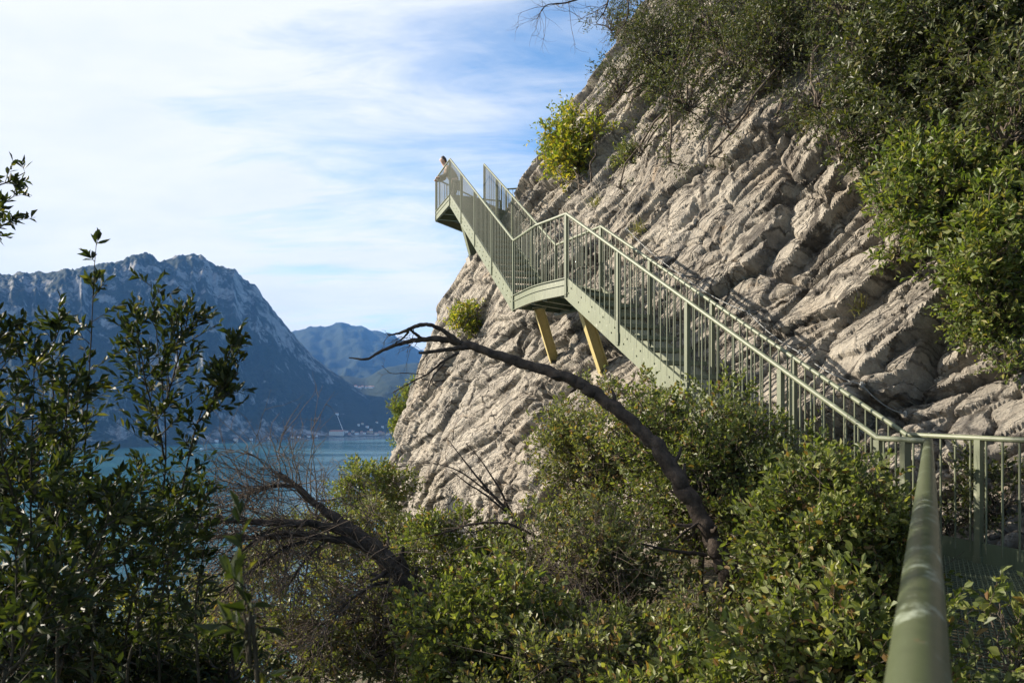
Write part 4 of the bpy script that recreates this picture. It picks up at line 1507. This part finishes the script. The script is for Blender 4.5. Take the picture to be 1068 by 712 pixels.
b1 = gpt(1.5, 4.95)
dead_tree('long dark dead tree arching across the cliff below the landing', [
    [(762, 612, 4.80, 0.0624), (752, 585, 4.80, 0.0592), (738, 552, 4.84, 0.0560), (715, 512, 4.88, 0.0560), (692, 476, 4.96, 0.0528), (668, 448, 5.04, 0.0480), (640, 424, 5.12, 0.0456), (612, 405, 5.20, 0.0432),
     (588, 393, 5.24, 0.0400), (555, 382, 5.36, 0.0368), (520, 371, 5.44, 0.0336), (488, 360, 5.52, 0.0288), (462, 354, 5.60, 0.0240), (440, 354, 5.60, 0.0192), (418, 358, 5.64, 0.0136), (398, 366, 5.68, 0.0112), (383, 374, 5.68, 0.0096), (364, 373, 5.76, 0.0048)],
    [(480, 358, 5.52, 0.0208), (466, 347, 5.52, 0.0176), (450, 339, 5.52, 0.0152), (434, 340, 5.52, 0.0144), (424, 345, 5.56, 0.0144), (414, 348, 5.60, 0.0080), (404, 349, 5.60, 0.0048)],
    [(428, 344, 5.56, 0.0096), (436, 350, 5.58, 0.0112), (442, 354, 5.60, 0.0080)],
    [(426, 346, 5.56, 0.0096), (420, 353, 5.60, 0.0064), (412, 358, 5.60, 0.0040)],
    [(492, 362, 5.52, 0.0192), (476, 363, 5.48, 0.0168), (455, 366, 5.44, 0.0144), (437, 368, 5.44, 0.0096)],
    [(478, 368, 5.48, 0.0104), (462, 377, 5.44, 0.0088), (446, 390, 5.44, 0.0064), (430, 398, 5.44, 0.0056), (410, 409, 5.44, 0.0032)],
    [(464, 378, 5.44, 0.0056), (452, 392, 5.40, 0.0048), (447, 404, 5.40, 0.0032), (446, 413, 5.36, 0.0024)],
    [(444, 391, 5.44, 0.0040), (425, 389, 5.44, 0.0032), (408, 389, 5.44, 0.0024), (398, 381, 5.44, 0.0016)],
    [(448, 397, 5.42, 0.0032), (460, 397, 5.40, 0.0024), (466, 394, 5.40, 0.0016)],
    [(736, 578, 4.80, 0.0144), (715, 576, 4.72, 0.0112), (690, 572, 4.64, 0.0088), (668, 566, 4.56, 0.0048)],
    [(728, 545, 4.80, 0.0080), (712, 556, 4.72, 0.0064), (700, 566, 4.68, 0.0032)]], 91, twigs=22, base=b1, twig_len=(.1, .35), twig_from=.2)
b2 = gpt(-.6, 4.9)
dead_tree('fallen dead trunk with splayed bare branches against the lake', [
    [(440, 652, 4.80, 0.0680), (430, 620, 4.80, 0.0640), (416, 597, 4.80, 0.0624), (398, 580, 4.84, 0.0560), (378, 562, 4.88, 0.0480), (350, 541, 4.92, 0.0336), (326, 523, 4.96, 0.0256), (308, 506, 5.00, 0.0192), (291, 493, 5.04, 0.0128)],
    [(306, 506, 5.00, 0.0128), (285, 507, 4.96, 0.0120), (264, 511, 4.96, 0.0112), (257, 524, 4.96, 0.0088), (250, 539, 4.96, 0.0056)],
    [(384, 566, 4.88, 0.0320), (355, 552, 4.80, 0.0288), (320, 546, 4.72, 0.0256), (280, 545, 4.64, 0.0224), (240, 543, 4.56, 0.0160), (205, 548, 4.48, 0.0080)],
    [(388, 570, 4.88, 0.0288), (350, 562, 4.80, 0.0256), (305, 558, 4.72, 0.0224), (262, 560, 4.64, 0.0176), (228, 558, 4.60, 0.0096)],
    [(330, 560, 4.76, 0.0128), (290, 575, 4.64, 0.0096), (255, 600, 4.56, 0.0072), (225, 622, 4.48, 0.0040)],
    [(405, 606, 4.80, 0.0128), (385, 612, 4.72, 0.0104), (365, 626, 4.64, 0.0080), (350, 640, 4.64, 0.0048)],
    [(300, 545, 4.68, 0.0112), (270, 560, 4.56, 0.0080), (235, 590, 4.48, 0.0056)],
    [(345, 560, 4.80, 0.0096), (318, 584, 4.72, 0.0080), (300, 612, 4.64, 0.0048)]], 92, twigs=330, base=b2, twig_len=(.25, .75), twig_from=.22, bias=(-.3, -.12, .02), twig_r=.0042)
dead_tree('bare dead shrub of thin dark stems in front of the cliff base', [
    [(566, 600, 7.4, .022), (548, 565, 7.4, .02), (534, 538, 7.4, .018), (512, 514, 7.4, .014), (495, 494, 7.4, .010), (470, 462, 7.5, .004)],
    [(536, 540, 7.4, .013), (518, 505, 7.4, .010), (500, 478, 7.45, .006), (486, 462, 7.45, .003)],
    [(514, 517, 7.4, .010), (485, 495, 7.4, .007), (462, 485, 7.4, .005), (434, 482, 7.4, .003)],
    [(534, 538, 7.4, .012), (505, 515, 7.35, .009), (488, 504, 7.3, .007), (470, 490, 7.3, .003)],
    [(560, 560, 7.4, .014), (530, 546, 7.3, .012), (495, 546, 7.2, .011), (460, 556, 7.1, .009), (430, 563, 7.0, .005)],
    [(520, 546, 7.3, .008), (490, 555, 7.2, .006), (458, 552, 7.1, .003)]], 93, twigs=26, base=gpt(.45, 7.2), name='dead_shrub', twig_len=(.15, .5))
dead_tree('thin bare branch bending in an arch below the fallen trunk', [
    [(455, 672, 5.0, .016), (425, 655, 5.0, .015), (392, 645, 5.0, .014), (355, 652, 4.95, .012), (330, 672, 4.9, .011), (308, 715, 4.9, .009)],
    [(352, 653, 4.95, .007), (330, 650, 4.9, .005), (312, 655, 4.9, .003)]], 94, twigs=60, base=gpt(-.3, 5.1), name='dead_branch', twig_len=(.15, .5))
dead_tree('spray of upright dry twigs standing before the lake', [
    [(345, 575, 6.6, .012), (322, 530, 6.6, .009), (310, 490, 6.6, .006), (300, 455, 6.6, .003)],
    [(330, 545, 6.6, .009), (330, 510, 6.6, .006), (327, 480, 6.6, .003)],
    [(320, 525, 6.6, .007), (295, 500, 6.6, .005), (280, 478, 6.6, .003)]], 95, twigs=26, base=gpt(-1.6, 6.7), name='dry_shrub', twig_len=(.15, .45), mat='deadtwig', twig_r=.0028, bias=(0, 0, .5))
dead_tree('pale dry twig tangle in the shrubs beneath the arching dead tree', [
    [(700, 690, 4.6, .008), (660, 650, 4.6, .007), (610, 625, 4.6, .005), (570, 615, 4.7, .003)],
    [(690, 700, 4.5, .008), (650, 690, 4.4, .006), (600, 690, 4.4, .003)],
    [(680, 670, 4.7, .007), (650, 610, 4.8, .006), (630, 560, 4.9, .003)]], 96, twigs=130, base=gpt(1.05, 4.7), name='dry_shrub', twig_len=(.25, .7), mat='deadtwig', twig_r=.003, bias=(-.3, 0, .1))
# bare twigs of the cliff-top tree hanging into the sky
dead_tree('bare winter twigs of a cliff top tree hanging into the sky', [
    [(660, -40, 9.0, .02), (625, -12, 9.0, .014), (595, 2, 9.0, .009), (570, 6, 9.0, .006), (560, 20, 9.0, .003)],
    [(640, -25, 9.0, .012), (632, 8, 9.0, .008), (622, 24, 9.0, .004)],
    [(650, -30, 9.0, .012), (655, 15, 9.0, .008), (640, 40, 9.0, .003)]], 97, twigs=40, base=P(790, -170, 9.6), name='bare_branch', twig_len=(.2, .55), twig_r=.004, bias=(-.3, 0, -.3))

# ------------------------------------------------------------------ far shore: houses, power station, pipeline, boats
M['plaster'] = [plain('cream_plaster', (.62, .56, .47), .9, 0, .08), plain('white_plaster', (.75, .73, .69), .9, 0, .06),
                plain('ochre_plaster', (.58, .42, .26), .9, 0, .08), plain('rose_plaster', (.55, .36, .30), .9, 0, .08)]
M['tile'] = plain('terracotta_tile', (.30, .14, .085), .9, 0, .25, .5)
M['pane'] = plain('window_glass', (.06, .07, .08), .2)
M['pipe'] = plain('pale_pipe', (.6, .6, .58), .5)
M['hull'] = plain('white_hull', (.8, .8, .78), .35)
M['sail'] = plain('sail_cloth', (.85, .85, .82), .8)


def far_point(px, py):
    best = None
    for o in (m1, m3, m2):
        loc, _ = cast(o, px, py)
        if loc is not None and (best is None or loc[1] < best[1]): best = loc
    return best


def house(px, py, w, d, h, rot, pm, label, group=None, name='house', cat='house', rows=2):
    p = far_point(px, py)
    if p is None: return
    e = tag(empty(name, p), label, cat, group)
    e.rotation_euler = (0, 0, rot)
    mb = MB()
    mb.box((0, 0, h / 2 - 3), (w / 2, 0, 0), (0, d / 2, 0), (0, 0, h / 2 + 3))
    mb.build('wall', M['plaster'][pm], e)
    mb = MB()
    o = .7
    zr = h + .3 * d
    v = [(-w / 2 - o, -d / 2 - o, h), (w / 2 + o, -d / 2 - o, h), (w / 2 + o, d / 2 + o, h), (-w / 2 - o, d / 2 + o, h), (-w / 2 + d * .3, 0, zr), (w / 2 - d * .3, 0, zr)]
    v = [(a, b, c + .02) for a, b, c in v]
    mb.add(v, [(0, 1, 5, 4), (2, 3, 4, 5)])
    mb.add(v, [(1, 2, 5), (3, 0, 4)])
    mb.add(v, [(3, 2, 1, 0)])
    mb.build('roof', M['tile'], e)
    nwin = max(2, int(w / 4))
    mb = MB()
    for r in range(rows):
        for k in range(nwin):
            mb.box((-w / 2 + (k + .5) * w / nwin, -d / 2 - .03, 1.8 + r * (h - 1) / rows), (.6, 0, 0), (0, .05, 0), (0, 0, .85))
            if name == 'power_station':
                mb.build('window', M['pane'], e)
                mb = MB()
    if name != 'power_station': mb.build('window', M['pane'], e)
    return e


rng = random.Random(5)
G1, G2 = 'houses of the lakeside village', 'houses on the slope above the lakeside village'
LV = 'small pale house with a tiled roof in the village on the far shore'
for k in range(16):
    px = 357 + k * 3.9 + rng.uniform(-1, 1)
    house(px, 453.6 - rng.uniform(0, 3.6), rng.uniform(10, 17), rng.uniform(8, 11), rng.uniform(6, 11), rng.uniform(-.4, .4), rng.choice([0, 1, 2, 3, 1]), LV, G1)
for px, py in ((374, 444), (378, 442.5), (383, 446), (393, 441), (399, 446), (387, 449)):
    house(px, py, rng.uniform(9, 14), 9, rng.uniform(6, 9), rng.uniform(-.5, .5), rng.choice([0, 1]), 'small white house standing alone on the dark slope above the shore village', G2)
for px in (371, 375, 378, 382, 386, 389):
    house(px, 404 + rng.uniform(-1, 1), rng.uniform(16, 26), 12, rng.uniform(8, 12), rng.uniform(-.3, .3), 1,
          'tiny white building in the hill hamlet on the wooded foothill', 'buildings of the hill hamlet')
for px in (305, 312, 322, 330, 226, 246, 262, 281):
    house(px, float(itp(SHORE, px)) - 1.2, rng.uniform(10, 15), 9, rng.uniform(5, 8), rng.uniform(-.3, .3), rng.choice([0, 1]),
          'lone pale house at the water line under the big mountain', 'houses along the mountain foot')
house(351, 453.8, 62, 22, 17, .06, 0, 'long cream power station on the far shore below the white pipeline', None, 'power_station', 'power station', 3)
gh = house(351.5, 432.6, 14, 9, 9, 0, 1, 'white valve house on the dark slope at the top of the pipeline', None, 'valve_house', 'house')
pp = [far_point(352 + (358.5 - 352) * f, 434 + (451 - 434) * f) for f in np.linspace(0, 1, 12)]
mb = MB()
mb.tube([p + V(0, -1, 2.0) for p in pp], 1.3, 6)
tag(mb.build('pipeline', M['pipe']), 'thin white pipeline running straight down the dark slope to the power station', 'pipeline')


def boat(px, py, L, sail, label, rot):
    Y = -WATER * F0 / (py - HY)
    x = (px - CX) / F0 * Y
    e = tag(empty('sailing_boat' if sail else 'motor_boat', (x, Y, WATER)), label, 'boat')
    e.rotation_euler = (0, 0, rot)
    mb = MB()
    st = [(-.5, .13, .10), (-.25, .17, .11), (.1, .16, .12), (.35, .09, .14), (.5, .005, .17)]
    v, f = [], []
    for a, b, h in st: v += [(a * L, -b * L, h * L), (a * L, -b * .6 * L, -.02 * L), (a * L, b * .6 * L, -.02 * L), (a * L, b * L, h * L)]
    for i in range(4):
        for j in range(3): f.append((i * 4 + j, i * 4 + j + 1, i * 4 + 5 + j, i * 4 + 4 + j))
        f.append((i * 4, i * 4 + 4, i * 4 + 7, i * 4 + 3))
    f.append((0, 3, 2, 1))
    mb.add(v, f)
    mb.build('hull', M['hull'], e)
    if sail:
        mb = MB()
        mb.tube([(.05 * L, 0, .1 * L), (.05 * L, 0, 1.35 * L)], .012 * L, 6)
        mb.build('mast', M['steel'], e)
        for nm, a, b, c in (('mainsail', (.02, 0, .22), (-.45, .08, .24), (.03, 0, 1.3)), ('jib', (.48, 0, .2), (.08, .07, .22), (.07, 0, 1.15))):
            mb = MB()
            mb.add([np.array(a) * L, np.array(b) * L, np.array(c) * L], [(0, 1, 2)])
            mb.add([np.array(a) * L + V(0, .03, 0), np.array(b) * L + V(0, .03, 0), np.array(c) * L + V(0, .03, 0)], [(0, 2, 1)])
            mb.build(nm, M['sail'], e)
    else:
        mb = MB()
        mb.box((-.02 * L, 0, .19 * L), (.16 * L, 0, 0), (0, .10 * L, 0), (0, 0, .07 * L))
        mb.build('cabin', M['sail'], e)


boat(262, 473, 9, True, 'white sailing boat out on the lake under the bare cliffs', .5)
boat(291, 472, 8, True, 'second white sailing boat, the one nearer the dead branches', -.4)
boat(210, 468, 12, False, 'white motor boat close under the mountain cliffs', .2)
